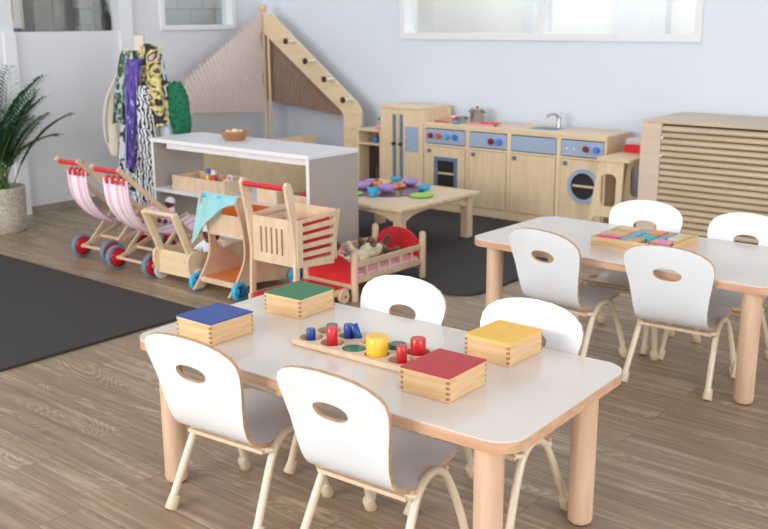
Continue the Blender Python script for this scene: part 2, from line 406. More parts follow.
w.box(-4.3, -4.22, VW+.9, VW+1.2, 0, 2.6, 'frame'); w.box(-3.62, -3.2, VW+1.1, VW+1.2, 0, 2.6, 'frame'); w.box(-2.9, -2.84, VW+1.1, VW+1.2, 0, 2.6, 'wall')
struct(w.build('wall_bright_room'))
def window(name, axis, a0, a1, z0, z1, at, mull=(), t=.045, dep=.05, pane=True):
    """flat framed window on a wall; axis 'x' = on the back wall, 'y' = on the left wall"""
    f = MB()
    def bb(p0, p1, q0, q1, d0, d1, m, B):
        if axis == 'x': B.box(p0, p1, at-d1, at-d0, q0, q1, m)
        else: B.box(at+d0, at+d1, p0, p1, q0, q1, m)
    for p0, p1, q0, q1 in ((a0, a1, z0, z0+t), (a0, a1, z1-t, z1), (a0, a0+t, z0+t, z1-t), (a1-t, a1, z0+t, z1-t)): bb(p0, p1, q0, q1, -.1, .02, 'frame', f)
    for x in mull: bb(x-t*.45, x+t*.45, z0+t, z1-t, -.1, .015, 'frame', f)
    o = struct(f.build(name))
    if pane:
        g = MB(); xs = [a0+t]+list(mull)+[a1-t]
        for i in range(len(xs)-1):
            p = MB(); bb(xs[i], xs[i+1], z0+t, z1-t, -.06, -.055, 'glass', p); p.build('pane', o)
    return o
window('window_1', 'x', -4.83, -2.46, 1.19, 2.02, VW, (-3.6,))
window('window_2', 'y', 4.92, 5.69, 1.262, 1.97, UW, (), .04)
window('window_3', 'y', 3.67, 4.55, 1.252, 1.97, UW-.03, (), .012)
struct(MB().box(UW, UW+.035, 4.53, 4.64, 0, 2.5, 'frame').build('trim_1'))
struct(MB().box(UW, UW+.03, 3.59, 3.675, 0, 1.262, 'frame').build('trim_2'))
struct(MB().box(UW, UW+.012, -1.5, 3.59, 0, .05, 'base').box(UW, UW+.012, 3.675, 4.53, 0, .05, 'base').box(UW, UW+.012, 4.64, VW, 0, .05, 'base').build('baseboard_left'))
struct(MB().box(UW+.012, 3.2, VW-.012, VW, 0, .05, 'base').build('baseboard_back'))
# things in the dark side room
p = thing('picture', 'pale yellow and white abstract picture in the dim opening at far left', 'picture', (UW-.16, 3.70, 1.29))
MB().box(-.012, 0, -.09, .14, 0, .5, 'roomwhite').build('canvas', p)
MB().box(0, .004, -.02, .03, .02, .3, 'mustard').box(0, .004, .06, .08, .05, .4, 'orange').build('painted_shape', p)
MB().box(-.015, .006, .14, .155, -.01, .51, 'beige').build('frame', p)
bt = thing('bottle', 'dark bottle against the white tiles in the dim opening', 'bottle', (UW-.1, 4.5, 1.262))
MB().lathe([(.03, 0), (.032, .02), (.032, .11), (.014, .15), (.013, .19)], 16, 'black').build('body', bt)
MB().lathe([(.015, .19), (.015, .205)], 16, 'black').build('cap', bt)

# rugs
RUG = [(-3.58, 3.82)]+[p for p in rrect(-5.1, -2.66, 3.82, 5.55, .14) if not (p[0] < -5 and p[1] < 4.5) and p != (-3.58, 3.82)][:-7]+[(-5.1, 5.55), (-5.1, 4.16), (-3.58, 4.16)]
tag(MB().prism(rrect(-6.1, -3.50, -.6, 2.86, .02), .0, .012, 'z', 'rug').build('rug'), 'dark charcoal rug at left, on the floor in front of the doll strollers', 'rug')
tag(MB().prism(RUG, .0, .012, 'z', 'rug').build('rug'), 'dark charcoal rug under the low play table by the toy kitchen', 'rug')

# ------------------------------------------------------------------ tables
def table(loc, rz, label, L=1.268, W=.622, T=.453):
    t = thing('activity_table', label, 'table', (loc[0], loc[1], 0), rz)
    o = rrect(-L/2, L/2, -W/2, W/2, .07, 8)
    MB().prism(o, T-.004, T, 'z', 'table_lam').build('tabletop_surface', t)
    MB().prism(o, T-.03, T-.004, 'z', 'beech_x', smooth_rim=True).build('tabletop_edge', t)
    for sx in (-1, 1):
        for sy in (-1, 1):
            l = MB().lathe([(.026, 0), (.032, .006), (.034, .014), (.035, T-.034)], 32, 'beech').build('leg', t, (sx*(L/2-.093), sy*(W/2-.066), .004))
            MB().lathe([(.024, -.004), (.024, .0)], 20, 'black').build('glide', l)
            MB().lathe([(.0355, T-.04), (.0365, T-.034)], 24, 'steel').build('collar', l)
    return t
T = .453
table((-1.684, 1.943), math.radians(2.6), 'white rectangular table in the foreground holding coloured lid boxes')
table((-1.66, 3.60), math.radians(-1), 'white rectangular table behind at right holding the puzzle tray')

# ------------------------------------------------------------------ chairs
PROF = spline([(.150, .270), (.10, .262), (.03, .251), (-.04, .242), (-.088, .244), (-.125, .264), (-.146, .305), (-.158, .37), (-.168, .45), (-.180, .52), (-.186, .565)], 6)
PROF = [Vector((p.x-.05*max(0, p.y-.25)/.31, p.y)) for p in PROF]
arc = [0.]
for a, b in zip(PROF, PROF[1:]): arc.append(arc[-1]+(b-a).length)
ATOT = arc[-1]
def prof(s_):
    s_ = min(max(s_, 0), ATOT)
    for i in range(len(arc)-1):
        if s_ <= arc[i+1]+1e-9:
            t = (s_-arc[i])/(arc[i+1]-arc[i]); p = PROF[i].lerp(PROF[i+1], t); d = (PROF[i+1]-PROF[i]).normalized()
            return p, Vector((d.y, -d.x))
def s_at_z(z):
    for i in range(len(arc)-1, 0, -1):
        if PROF[i-1].y <= z: 
            return arc[i-1]+(z-PROF[i-1].y)/(PROF[i].y-PROF[i-1].y)*(arc[i]-arc[i-1])
S_ = s_at_z
half = [(S_(.25), .143), (S_(.285), .143), (S_(.33), .147), (S_(.39), .156), (S_(.44), .167), (S_(.48), .174), (S_(.505), .172), (S_(.525), .160), (S_(.543), .133), (S_(.555), .098), (S_(.562), .055)]
HB = [(0., .118), (.006, .131), (.016, .141), (.03, .146), (.1, .147), (.2, .145)]+half
HB = [(a, b*(.95 if a > .3 else .97)) for a, b in HB]
HB = [(p.x, p.y) for p in spline([(a, b) for a, b in HB], 1)]
HB = [(a0+(a1-a0)*k/m, b0+(b1-b0)*k/m) for (a0, b0), (a1, b1) in zip(HB, HB[1:]) for m in [max(1, int((a1-a0)/.009))] for k in range(m)]+[HB[-1]]
ol = [(b, a) for a, b in HB]; ol = ol+[(0, ATOT)]+[(-x, y) for x, y in ol[::-1]]
ol = [tuple(p) for p in ol]
def shellmap(x, s_, h):
    p, n = prof(s_); zz = max(0., min(1., (p.y-.28)/.12)) if p.x < -.1 else 0
    y = p.x + .55*x*x*zz; 
    return (x, y+n.x*h, p.y+n.y*h)
def make_chair():
    t = thing('toddler_chair', 'x', 'chair')
    sh = MB().prism(ol, -.005, .005, 'z', 'white_lam', holes=[ell(0, S_(.455), .053, .0255, 32, 2.2)], mrim='ply_edge', grid=.018, mapf=shellmap).build('seat_shell', t)
    for sx in (-1, 1):
        path = spline([(sx*.158, -.15, .03), (sx*.152, -.112, .11), (sx*.147, -.078, .18), (sx*.144, -.048, .228), (sx*.143, -.008, .253), (sx*.143, .035, .252), (sx*.145, .07, .225), (sx*.149, .1, .17), (sx*.154, .128, .1), (sx*.158, .15, .03)], 5)
        fr = MB().tube(path, .0115, 'cream', 12).build('side_frame', t)
        for sy in (-1, 1):
            d = Vector((sx*.004, sy*.04, -.08)).normalized(); p1 = Vector((sx*.16, sy*.158, .001)); p0 = p1-d*.042
            MB().cyl(p0, p1, .0150, 'cream_cap', 16, .0178, .002).build('foot_cap', fr)
    for y, z in ((-.085, .226), (.085, .238)):
        r_ = MB().box(-.138, .138, y-.011, y+.011, z-.008, z+.003, 'pale_wood', bev=.002).build('crossrail', t)
        for sx in (-1, 1): MB().cyl((sx*.128, y, z-.002), (sx*.149, y*.75, z-.001), .008, 'cream', 10).build('rail_stub', r_)
    return t
chair0 = make_chair()
GN = 'white moulded chairs around the foreground table'; GF = 'white moulded chairs around the rear table'
CH = [  # x, y (footprint centre), rotation, label, group
    (-1.942, 1.721, 5.4, 'white moulded chair nearest the left end of the foreground table, its back to us', GN),
    (-1.48, 1.762, 3.3, 'white moulded chair at bottom centre, back to us, before the red lid box', GN),
    (-1.828, 2.078, 180, 'white moulded chair behind the foreground table, beyond the coloured cylinders', GN),
    (-1.382, 2.104, 180.5, 'white moulded chair behind the foreground table, right behind the yellow lid box', GN),
    (-1.858, 3.40, -6, 'white moulded chair at the left of the rear table, its back to us', GF),
    (-1.403, 3.436, 3.4, 'white moulded chair with its back to us in front of the puzzle tray', GF),
    (-1.8, 3.75, 184, 'white moulded chair on the far side of the rear table, directly behind the puzzle tray', GF),
    (-1.383, 3.735, 175, 'white moulded chair across the rear table, cut by the right picture edge', GF)]
for i, (x, y, a, lb, g) in enumerate(CH):
    c = chair0 if i == 0 else copy_tree(chair0)
    c.location = (x, y, 0); c.rotation_euler = (0, 0, math.radians(a)); c['label'] = lb; c['group'] = g

# ------------------------------------------------------------------ lid boxes
def lidbox(x, y, w_, d_, h_, mat, label, rz):
    t = thing('wooden_box', label, 'box', (x, y, T+.0005), math.radians(rz), 'wooden boxes with coloured lids')
    b = MB()
    b.box(-w_/2, w_/2, -d_/2, d_/2, 0, h_, 'pine_box', bev=.0015)
    B = b.build('box_body', t)
    n = 4; hh = h_/(2*n+1)
    for sx in (-1, 1):
        for sy in (-1, 1):
            k = MB()
            for i in range(n):
                z = hh*(1+2*i)
                cx, cy = sx*w_/2, sy*d_/2
                k.box(min(cx, cx-sx*.008), max(cx, cx-sx*.008), min(cy, cy+sy*.0004), max(cy, cy+sy*.0004), z, z+hh, 'pine_dark')
                k.box(min(cx, cx+sx*.0004), max(cx, cx+sx*.0004), min(cy, cy-sy*.005), max(cy, cy-sy*.005), z, z+hh, 'pine_dark')
            k.build('dovetail_joint', B)
    MB().box(-w_/2-.001, w_/2+.001, -d_/2-.001, d_/2+.001, h_, h_+.004, mat, bev=.001).build('lid', t)
lidbox(-2.124, 1.775, .146, .162, .061, 'blue_lid', 'pine box with a blue lid at the left end of the foreground table', .5)
lidbox(-2.111, 2.110, .148, .162, .061, 'green_lid', 'pine box with a green lid on the foreground table, next to the shopping cart', 3)
lidbox(-1.379, 2.156, .142, .162, .061, 'yellow_lid', 'pine box with a yellow lid on the foreground table', -1)
lidbox(-1.357, 1.852, .142, .166, .061, 'red_lid', 'pine box with a red lid on the foreground table', 2)
# cylinder tray
tx, ty = -1.678, 1.938
t = thing('cylinder_tray', 'pale wooden tray with ten round hollows on the foreground table', 'tray', (tx, ty, T+.0005), math.radians(2))
W2, D2 = .44, .168
cells = [(-.176+.079*i*1.0, sy*.0385) for i in range(5) for sy in (-1, 1)]
MB().prism(rrect(-W2/2, W2/2, -D2/2, D2/2, .02), .004, .018, 'z', 'pale_wood', holes=[ell(x, y, .034, .034, 28) for x, y in cells]).build('tray_block', t)
MB().prism(rrect(-W2/2+.002, W2/2-.002, -D2/2+.002, D2/2-.002, .02), 0, .004, 'z', 'beech_x').build('tray_bottom', t)
def cylp(i, j, r_, h_, mat, name, label, dx=0, dy=0):
    a = math.radians(2); x0, y0 = cells[i*2+j]; x0 += dx; y0 += dy
    X = (tx+x0*math.cos(a)-y0*math.sin(a), ty+x0*math.sin(a)+y0*math.cos(a), T+.005)
    o = MB().lathe([(r_-.001, 0), (r_, .001), (r_, h_-.001), (r_-.001, h_)], 28, mat).build(name, None, X)
    tag(o, label, 'cylinder', 'coloured wooden cylinders in the tray')
cylp(0, 0, .013, .038, 'blue', 'wooden_cylinder', 'small blue cylinder standing in the leftmost front hollow of the tray')
cylp(0, 1, .0165, .034, 'green', 'wooden_cylinder', 'small green cylinder in the rear left hollow, behind the tall slim red one', .012)
cylp(1, 0, .0155, .058, 'red', 'wooden_cylinder', 'tall slim red cylinder in the tray, right of the small blue one')
cylp(1, 1, .0145, .046, 'blue', 'wooden_cylinder', 'upright blue cylinder in the tray with another blue one leaning on it', -.004)
cylp(2, 0, .028, .013, 'green', 'wooden_cylinder', 'wide flat green disc in the front row of the tray left of the yellow cylinder')
cylp(3, 0, .0295, .064, 'yellow', 'wooden_cylinder', 'large yellow cylinder standing in the tray')
cylp(3, 1, .023, .024, 'green', 'wooden_cylinder', 'green cylinder partly hidden behind the yellow cylinder', .012)
cylp(4, 0, .014, .053, 'red', 'wooden_cylinder', 'slim red cylinder beside the red lid box', .004)
cylp(4, 1, .021, .052, 'red', 'wooden_cylinder', 'thick red cylinder at the rear right of the tray', 0, .002)
lo = MB().cyl((0, 0, 0), (-.021, 0, .046), .0115, 'blue', 24, bev=.001).build('wooden_cylinder', None, (-1.742, 1.974, T+.0085))
tag(lo, 'blue cylinder leaning at a slant against the upright blue one', 'cylinder', 'coloured wooden cylinders in the tray')

# puzzle tray on the rear table
t = thing('puzzle_tray', 'shallow wooden tray of coloured blocks on the rear table', 'tray', (-1.655, 3.605, T+.0005), math.radians(1))
w_, d_, h_ = .335, .27, .042
MB().box(-w_/2, w_/2, -d_/2, d_/2, 0, .006, 'birch').build('tray_bottom', t)
for a in ((-w_/2, w_/2, -d_/2, -d_/2+.008), (-w_/2, w_/2, d_/2-.008, d_/2), (-w_/2, -w_/2+.008, -d_/2+.008, d_/2-.008), (w_/2-.008, w_/2, -d_/2+.008, d_/2-.008)):
    MB().box(*a, .006, h_, 'pine_box').build('side', t)
for x in (-.06, .055): MB().box(x-.003, x+.003, -d_/2+.008, d_/2-.008, .006, h_-.002, 'beech_x').build('divider', t)
blocks = [(-.112, -.098, .09, .036, 'rose', 'magenta'), (-.112, -.055, .09, .04, 'pinkp', 'light pink'), (-.112, -.01, .09, .04, 'mustard', 'brownish yellow'), (-.112, .04, .09, .05, 'tan', 'tan'), (-.112, .095, .09, .05, 'beige', 'pale beige'),
          (-.037, .0, .03, .22, 'skyb', 'pale blue'), (.0, -.085, .05, .07, 'tan', 'brown'), (.015, .0, .06, .085, 'teal', 'teal'), (.01, .09, .07, .05, 'orange', 'orange'),
          (.075, .05, .022, .13, 'skyb', 'sky blue'), (.115, .06, .05, .11, 'beige', 'cream'), (.148, .03, .012, .18, 'mustard', 'yellow'), (.1, -.055, .075, .06, 'pinkp', 'dusty pink'), (.11, -.105, .08, .034, 'red', 'red')]
ca, sa = math.cos(math.radians(1)), math.sin(math.radians(1))
for x, y, bw, bd, mt, cn in blocks:
    X = (-1.655+x*ca-y*sa, 3.605+x*sa+y*ca, T+.0066)
    side = 'left' if x < -.06 else ('middle' if x < .055 else 'right')
    row = 'front' if y < -.07 else ('back' if y > .045 else 'centre')
    o = MB().box(-bw/2, bw/2, -bd/2, bd/2, 0, .037, mt, bev=.003).build('puzzle_block', None, X); o.rotation_euler[2] = math.radians(1)
    tag(o, 'flat %s block at the %s of the %s section of the puzzle tray' % (cn, row, side), 'block', 'coloured blocks in the puzzle tray')

# ------------------------------------------------------------------ toy kitchen
KF, KB = 5.605, 5.94
def knob(parent, x, z, mat='bluegrey_d', r_=.014, y=KF, name='knob'):
    return MB().cyl((x, y, z), (x, y-.016, z), r_*.6, mat, 14).cyl((x, y-.012, z), (x, y-.026, z), r_, mat, 16, bev=.003).build(name, parent, None)
def cabinet(x0, x1, label, kind, name='toy_kitchen_cabinet', cat='cabinet'):
    t = thing(name, label, cat, (0, 0, 0), 0, 'units of the wooden toy kitchen'); ht = .60
    b = MB()
    b.box(x0, x0+.016, KF, KB, 0, ht, 'birch_v'); b.box(x1-.016, x1, KF, KB, 0, ht, 'birch_v'); b.box(x0+.016, x1-.016, KB-.01, KB, 0, ht, 'birch_v')
    b.box(x0+.016, x1-.016, KF+.01, KB-.01, .05, .065, 'birch'); b.box(x0+.016, x1-.016, KF, KF+.012, 0, .055, 'birch')
    b.box(x0+.016, x1-.016, KF, KB-.01, .458, .472, 'birch'); b.box(x0+.016, x1-.016, KF, KF+.02, .585, ht, 'birch')
    b.build('carcass', t)
    return t
def door(t, x0, x1, holes=(), z0=.058, z1=.455):
    o = MB().prism([(x0+.02, z0+.003), (x1-.02, z0+.003), (x1-.02, z1), (x0+.02, z1)], KF-.004, KF+.008, 'y', 'birch_v', holes=holes, smooth_rim=False).build('door', t)
    MB().box(x0+.017, x1-.017, KF+.0085, KF+.0095, z0, z1+.003, 'brown_dark').build('door_gap', t)
    return o
def panel(t, x0, x1, m='bluegrey'):
    return MB().box(x0+.02, x1-.02, KF-.003, KF+.006, .478, .578, m, bev=.002).build('control_panel', t)
xs = [-4.305, -3.922, -3.583, -3.203, -2.862]
# oven
t = cabinet(xs[0], xs[1], 'wooden toy oven with a blue-framed window and four coloured knobs', 'oven', 'toy_oven', 'toy oven')
p = panel(t, xs[0], xs[1])
for k, (px_, mm) in enumerate(zip((-4.235, -4.165, -4.095, -4.022), ('maroon', 'coral', 'cyan', 'midblue'))): knob(p, px_, .532, mm, .02)
cx = -4.105; d = door(t, xs[0], xs[1], holes=[[(cx-.075, .175), (cx+.075, .175), (cx+.075, .36), (cx-.075, .36)]])
MB().prism([(cx-.1, .145), (cx+.1, .145), (cx+.1, .385), (cx-.1, .385)], KF-.012, KF-.004, 'y', 'bluegrey_d', holes=[[(cx-.075, .175), (cx+.075, .175), (cx+.075, .36), (cx-.075, .36)]], smooth_rim=False).build('window_frame', d)
MB().box(cx-.075, cx+.075, KF+.0, KF+.004, .175, .36, 'black').build('window_opening', d)
MB().box(cx-.072, cx+.072, KF-.002, KF-.0005, .262, .276, 'beige').build('oven_shelf', d)
knob(d, -4.245, .425)
t = cabinet(xs[1], xs[2], 'wooden toy kitchen cupboard with a maroon and a blue knob, below the pot', 'cupboard')
p = panel(t, xs[1], xs[2]); knob(p, -3.72, .527, 'maroon', .022); knob(p, -3.655, .527, 'royal', .022); d = door(t, xs[1], xs[2]); knob(d, -3.865, .43)
t = cabinet(xs[2], xs[3], 'wooden toy sink cupboard with a plain blue-grey panel under the tap', 'sink')
p = panel(t, xs[2], xs[3]); d = door(t, xs[2], xs[3]); knob(d, -3.53, .43)
t = cabinet(xs[3], xs[4], 'wooden toy washing machine with a round grey porthole', 'washer', 'toy_washing_machine', 'toy washer')
p = panel(t, xs[3], xs[4]); knob(p, -3.0, .53, 'maroon', .02); knob(p, -2.925, .53, 'royal', .02)
for x in (-3.14, -3.09): MB().cyl((x, KF-.003, .525), (x, KF-.006, .525), .007, 'shelf_white', 10).build('dial_mark', p)
cx = -3.012; cz = .29; d = door(t, xs[3], xs[4], holes=[ell(cx, cz, .088, .088, 36)])
MB().prism(ell(cx, cz, .112, .112, 48), KF-.014, KF-.004, 'y', 'bluegrey', holes=[ell(cx, cz, .086, .086, 40)]).build('porthole_frame', d)
MB().prism(ell(cx, cz, .088, .088, 36), KF+.001, KF+.004, 'y', 'black').build('porthole_opening', d)
MB().box(cx-.078, cx+.078, KF-.003, KF-.001, cz-.008, cz+.006, 'beige').build('drum_bar', d)
knob(d, -3.145, .43)
# worktop
w = MB(); sx0, sx1 = -3.53, -3.25
w.box(xs[0], -3.6, KF-.004, KB, .60, .621, 'birch'); w.box(-3.6, xs[4]+.004, KF-.004, KB, .60, .621, 'birch')
t = thing('worktop', 'long wooden worktop running across the toy kitchen units', 'worktop'); 
MB().box(xs[0], xs[4]+.004, KF-.006, KB, .60, .621, 'birch', bev=.002).build('counter', t)
MB().prism(rrect(-3.5, -3.27, 5.68, 5.84, .03), .6205, .6225, 'z', 'steel').build('sink_rim', t)
MB().prism(rrect(-3.485, -3.285, 5.695, 5.825, .03), .6228, .6232, 'z', 'bluegrey_d').build('sink_basin', t)
t = thing('toy_tap', 'chrome mixer tap standing on the toy kitchen worktop', 'tap', (-3.36, 5.87, .622))
MB().cyl((0, 0, 0), (0, 0, .055), .016, 'steel', 20, .013).build('body', t)
MB().tube(spline([(0, 0, .05), (-.01, -.02, .085), (-.03, -.06, .09), (-.045, -.085, .075)], 5), .009, 'steel', 12).build('spout', t)
MB().cyl((0, 0, .055), (0, 0, .075), .014, 'steel', 16).tube([(0, 0, .075), (.01, .01, .095), (.02, .02, .1)], .006, 'steel', 8).build('lever', t)
# fridge
t = thing('toy_fridge', 'tall wooden toy fridge with two long grey handles', 'toy fridge', (0, 0, 0), 0, 'units of the wooden toy kitchen')
fx0, fx1 = -4.715, -4.308
b = MB(); b.box(fx0, fx1, KF+.012, KB, .02, .705, 'birch_v').box(fx0-.002, fx1+.002, KF-.004, KB, .705, .722, 'birch').box(fx0, fx1, KF+.012, KB, 0, .02, 'birch'); b.build('carcass', t)
for i, (a, c_) in enumerate(((fx0+.004, -4.545), (-4.541, fx1-.004))):
    d = MB().box(a, c_, KF-.002, KF+.012, .03, .70, 'birch_v', bev=.002).build('door', t)
    hx = -4.573 if i == 0 else -4.508
    h = MB().box(hx-.012, hx+.012, KF-.012, KF-.002, .12, .665, 'bluegrey_d', bev=.002).build('handle', d)
    MB().cyl((hx, KF-.012, .45), (hx, KF-.028, .45), .012, 'black', 12).build('handle_knob', d)
    if i == 1: MB().box(-4.472, -4.352, KF-.006, KF-.002, .4, .58, 'bluegrey', bev=.001).build('dispenser_panel', d)
# cookware
def pot(name, x, y, r_, h_, label, mat='steel', handles=True, z=.6215):
    t = thing(name, label, 'pot', (x, y, z))
    MB().lathe([(r_*.96, 0), (r_, .004), (r_, h_), (r_*1.04, h_+.003), (r_*.97, h_+.002), (r_*.94, h_*.5), (.001, .006)], 28, mat, None, True, True, False).build('body', t)
    if handles:
        for s_ in (-1, 1): MB().tube([(s_*r_, -.012, h_*.75), (s_*(r_+.018), -.012, h_*.78), (s_*(r_+.018), .012, h_*.78), (s_*r_, .012, h_*.75)], .0035, 'black', 8).build('handle', t)
    return t
t = pot('cooking_pot', -4.0, 5.83, .05, .095, 'shiny steel cooking pot on the toy kitchen worktop')
MB().lathe([(.051, .097), (.04, .101), (.001, .103)], 24, 'steel').lathe([(.008, .1), (.008, .112)], 12, 'black').build('lid', t)
pot('small_pot', -4.06, 5.73, .033, .045, 'small steel pan in front of the steel cooking pot')
tag(MB().lathe([(.012, 0), (.034, .01), (.036, .014), (.03, .01), (.001, .003)], 24, 'cyan').build('toy_saucer', None, (-4.06, 5.655, .6215)), 'sky blue saucer at the front edge of the toy kitchen worktop', 'saucer')
t = thing('toy_cup', 'red and white toy cup left of the small steel pan', 'cup', (-4.16, 5.78, .6215))
MB().lathe([(.02, 0), (.028, .03), (.026, .03), (.001, .004)], 20, 'coral').build('body', t); MB().lathe([(.0285, .03), (.03, .035), (.03, .04)], 20, 'shelf_white').build('rim', t)
tag(MB().prism(rrect(-.06, .06, -.02, .02, .015), 0, .008, 'z', 'red').build('red_spoon_rest', None, (-4.2, 5.68, .6215)), 'flat red plate next to the toy fridge on the worktop', 'plate')
t = thing('oven_glove', 'pink and red folded cloth on the worktop in front of the steel pot', 'cloth', (-3.84, 5.68, .6215), .1)
MB().box(-.12, .09, -.03, .03, 0, .012, 'pinkp', bev=.004).build('cloth_layer', t); MB().box(-.02, .12, -.028, .03, .012, .022, 'rose', bev=.004).build('top_fold', t)

# shelf left of the fridge with toys
t = thing('side_shelf', 'small wooden shelf with an arched opening left of the toy fridge', 'shelf')
x0, x1 = -4.955, -4.722
for x in (x0, x1-.014): MB().box(x, x+.014, 5.62, 5.9, 0, .535, 'birch_v').build('side_panel', t)
for z in (.418, .52): MB().box(x0+.014, x1-.014, 5.61, 5.9, z, z+.014, 'birch').build('shelf_board', t)
o = [(x0+.014, 0), (x0+.06, 0), (x0+.06, .18)]+[(x0+.1-.04*math.cos(PI*i/10), .22+.05*math.sin(PI*i/10)) for i in range(11)]+[(x0+.14, .18), (x0+.14, 0), (x1-.014, 0), (x1-.014, .417), (x0+.014, .417)]
MB().prism(o, 5.74, 5.75, 'y', 'brown_dark', smooth_rim=False).build('arched_panel', t)
for nm, x, z, a, b_, lb in (('toy_figure', -4.78, .534, 'lime', 'pinkp', 'green and pink toy figure on top of the small shelf beside the fridge'), ('toy_figure', -4.82, .432, 'coral', 'midblue', 'red and blue toy figure in the small shelf beside the fridge')):
    q = thing(nm, lb, 'toy', (x, 5.68, z+.0005), .3)
    MB().lathe([(.02, 0), (.028, .01), (.024, .035), (.012, .05)], 16, b_).build('body', q); MB().ball((0, 0, .062), .018, a).build('head', q)
    if a == 'lime': MB().lathe([(.022, .068), (.016, .08), (.004, .09)], 16, 'midblue').build('hat', q)

# ironing-board style side table
t = thing('side_table', 'wooden side table with a slotted end panel right of the toy washing machine', 'table')
o = [(-2.80, .012), (-2.845, .012), (-2.80, .47), (-2.77, .5), (-2.645, .5), (-2.635, .47), (-2.625, .012), (-2.672, .012), (-2.672, .12), (-2.69, .155), (-2.76, .155), (-2.785, .12)]
o = [(-2.885, 0), (-2.84, 0), (-2.835, .13), (-2.815, .155), (-2.72, .155), (-2.70, .13), (-2.698, 0), (-2.655, 0), (-2.64, .5), (-2.80, .5)]
MB().prism(o, 5.40, 5.415, 'y', 'birch_v', holes=[rrect(-2.785, -2.685, .22, .42, .035, 6)], smooth_rim=False).build('end_panel', t)
MB().prism([(max(p[0], -2.855), p[1]) for p in o], 5.80, 5.815, 'y', 'birch_v', holes=[rrect(-2.785, -2.685, .22, .42, .035, 6)], smooth_rim=False).build('end_panel', t)
MB().prism(rrect(-2.82, -2.60, 5.38, 5.9, .02), .5, .516, 'z', 'birch').build('top', t)
t = thing('storage_box', 'red plastic box with a clear lid on the side table beside the washing machine', 'box', (-2.71, 5.78, .5165))
MB().box(-.085, .085, -.07, .07, 0, .05, 'red_cloth', bev=.005).build('tub', t); MB().box(-.08, .08, -.065, .065, .05, .088, 'clear', bev=.006).build('lid', t)

# slatted cabinet
t = thing('slatted_cabinet', 'large beige slatted wooden cabinet against the wall at right', 'cabinet')
lx0, lx1, lf, lb_ = -2.54, -1.30, 5.40, 5.98; ZT = .762
MB().box(lx0+.01, lx1, lf+.03, lb_, .13, ZT-.02, 'brown_dark').build('inner_body', t)
MB().box(lx0+.06, lx1, lf+.04, lb_, 0, .13, 'navyplinth').build('plinth', t)
tp = MB(); tp.box(lx0, lx1, lf+.006, lb_, ZT-.018, ZT, 'slat', bev=.003); tp.build('top_panel', t)
MB().box(lx0, lx0+.125, lf-.004, lf+.022, .0, ZT-.018, 'slat_panel', bev=.003).build('front_stile', t)
MB().box(lx0, lx0+.012, lf+.022, lb_, 0, ZT-.018, 'slat_panel').build('side_panel', t)
for i in range(17):
    z = ZT-.03-.0365*i
    o = [(lf-.004, z-.029), (lf+.012, z-.03), (lf+.03, z-.028), (lf+.03, z), (lf+.012, z+.001), (lf+.0, z-.003), (lf-.008, z-.012), (lf-.009, z-.02)]
    MB().prism([(a, b) for a, b in o], lx0+.129, lx1, 'x', 'slat', smooth_rim=False).build('slat', t)
for z in (.665, .562): MB().lathe([(.008, 0), (.006, .006)], 12, 'shelf_white', Matrix.Translation((lx0+.135, lf-.01, z)) @ Matrix.Rotation(PI/2, 4, 'X')).build('hinge_knob', t)

# ------------------------------------------------------------------ low play table with dishes
t = thing('play_table', 'low square wooden play table with arched aprons by the toy kitchen', 'table')
x0, x1, y0, y1, z = -4.22, -3.40, 4.22, 5.0, .30
MB().box(x0, x1, y0, y1, z-.02, z, 'birch', bev=.004).build('tabletop', t)
for x in (x0+.03, x1-.085):
    for y in (y0+.03, y1-.085): MB().box(x, x+.055, y, y+.055, .012, z-.02, 'pale_wood', bev=.004).build('leg', t)
def apron(a0, a1, at, ax):
    n = 14; o = [(a0, z-.02), (a0, z-.085)]+[(a0+.03+(a1-a0-.06)*i/n, z-.085+.04*math.sin(PI*i/n)**.5) for i in range(n+1)]+[(a1, z-.085), (a1, z-.02)]
    MB().prism(o, at, at+.014, ax, 'birch', smooth_rim=False).build('apron', t)
for y in (y0+.045, y1-.06): apron(x0+.085, x1-.085, y, 'y')
for x in (x0+.045, x1-.06): apron(y0+.085, y1-.085, x, 'x')
tag(MB().lathe([(.235, 0), (.24, .002), (.236, .004)], 48, 'placemat').build('placemat', None, (-3.87, 4.66, .3005)), 'round dark shiny placemat on the low play table', 'placemat')
def bowl(x, y, r_, h_, mat, label, name='toy_bowl', cat='bowl', z=.305, grp='toy dishes on the low play table'):
    return tag(MB().lathe([(r_*.5, 0), (r_*.8, h_*.3), (r_, h_), (r_*.94, h_), (r_*.7, h_*.35), (.001, h_*.15)], 28, mat, None, True, True, False).build(name, None, (x, y, z)), label, cat, grp)
bowl(-4.02, 4.60, .056, .038, 'purple', 'lilac toy bowl at the left of the low play table')
bowl(-3.82, 4.60, .056, .04, 'purple', 'lilac toy bowl at the front of the low play table, beside the blue cup')
bowl(-3.87, 4.90, .06, .034, 'purple', 'lilac toy bowl at the back of the low play table')
bowl(-4.07, 4.76, .05, .03, 'purple', 'lilac toy bowl half hidden behind the food at the left rear')
bowl(-3.69, 4.81, .045, .03, 'cyan', 'sky blue toy bowl near the right edge of the low play table', z=.3015)
bowl(-4.05, 4.97, .038, .026, 'cyan', 'sky blue toy bowl at the rear of the low play table', z=.3015)
t = thing('toy_cup', 'sky blue toy cup at the front of the low play table', 'cup', (-3.80, 4.44, .3055), 0, 'toy dishes on the low play table')
MB().lathe([(.022, 0), (.026, .02), (.034, .05), (.031, .05), (.001, .006)], 24, 'cyan', None, True, True, False).build('body', t)
MB().tube(spline([(.03, 0, .042), (.048, 0, .035), (.045, 0, .018), (.026, 0, .015)], 4), .004, 'cyan', 8).build('handle', t)
bowl(-3.565, 4.62, .075, .01, 'lime', 'lime green toy plate at the right of the low play table', 'toy_plate', 'plate', .3015)
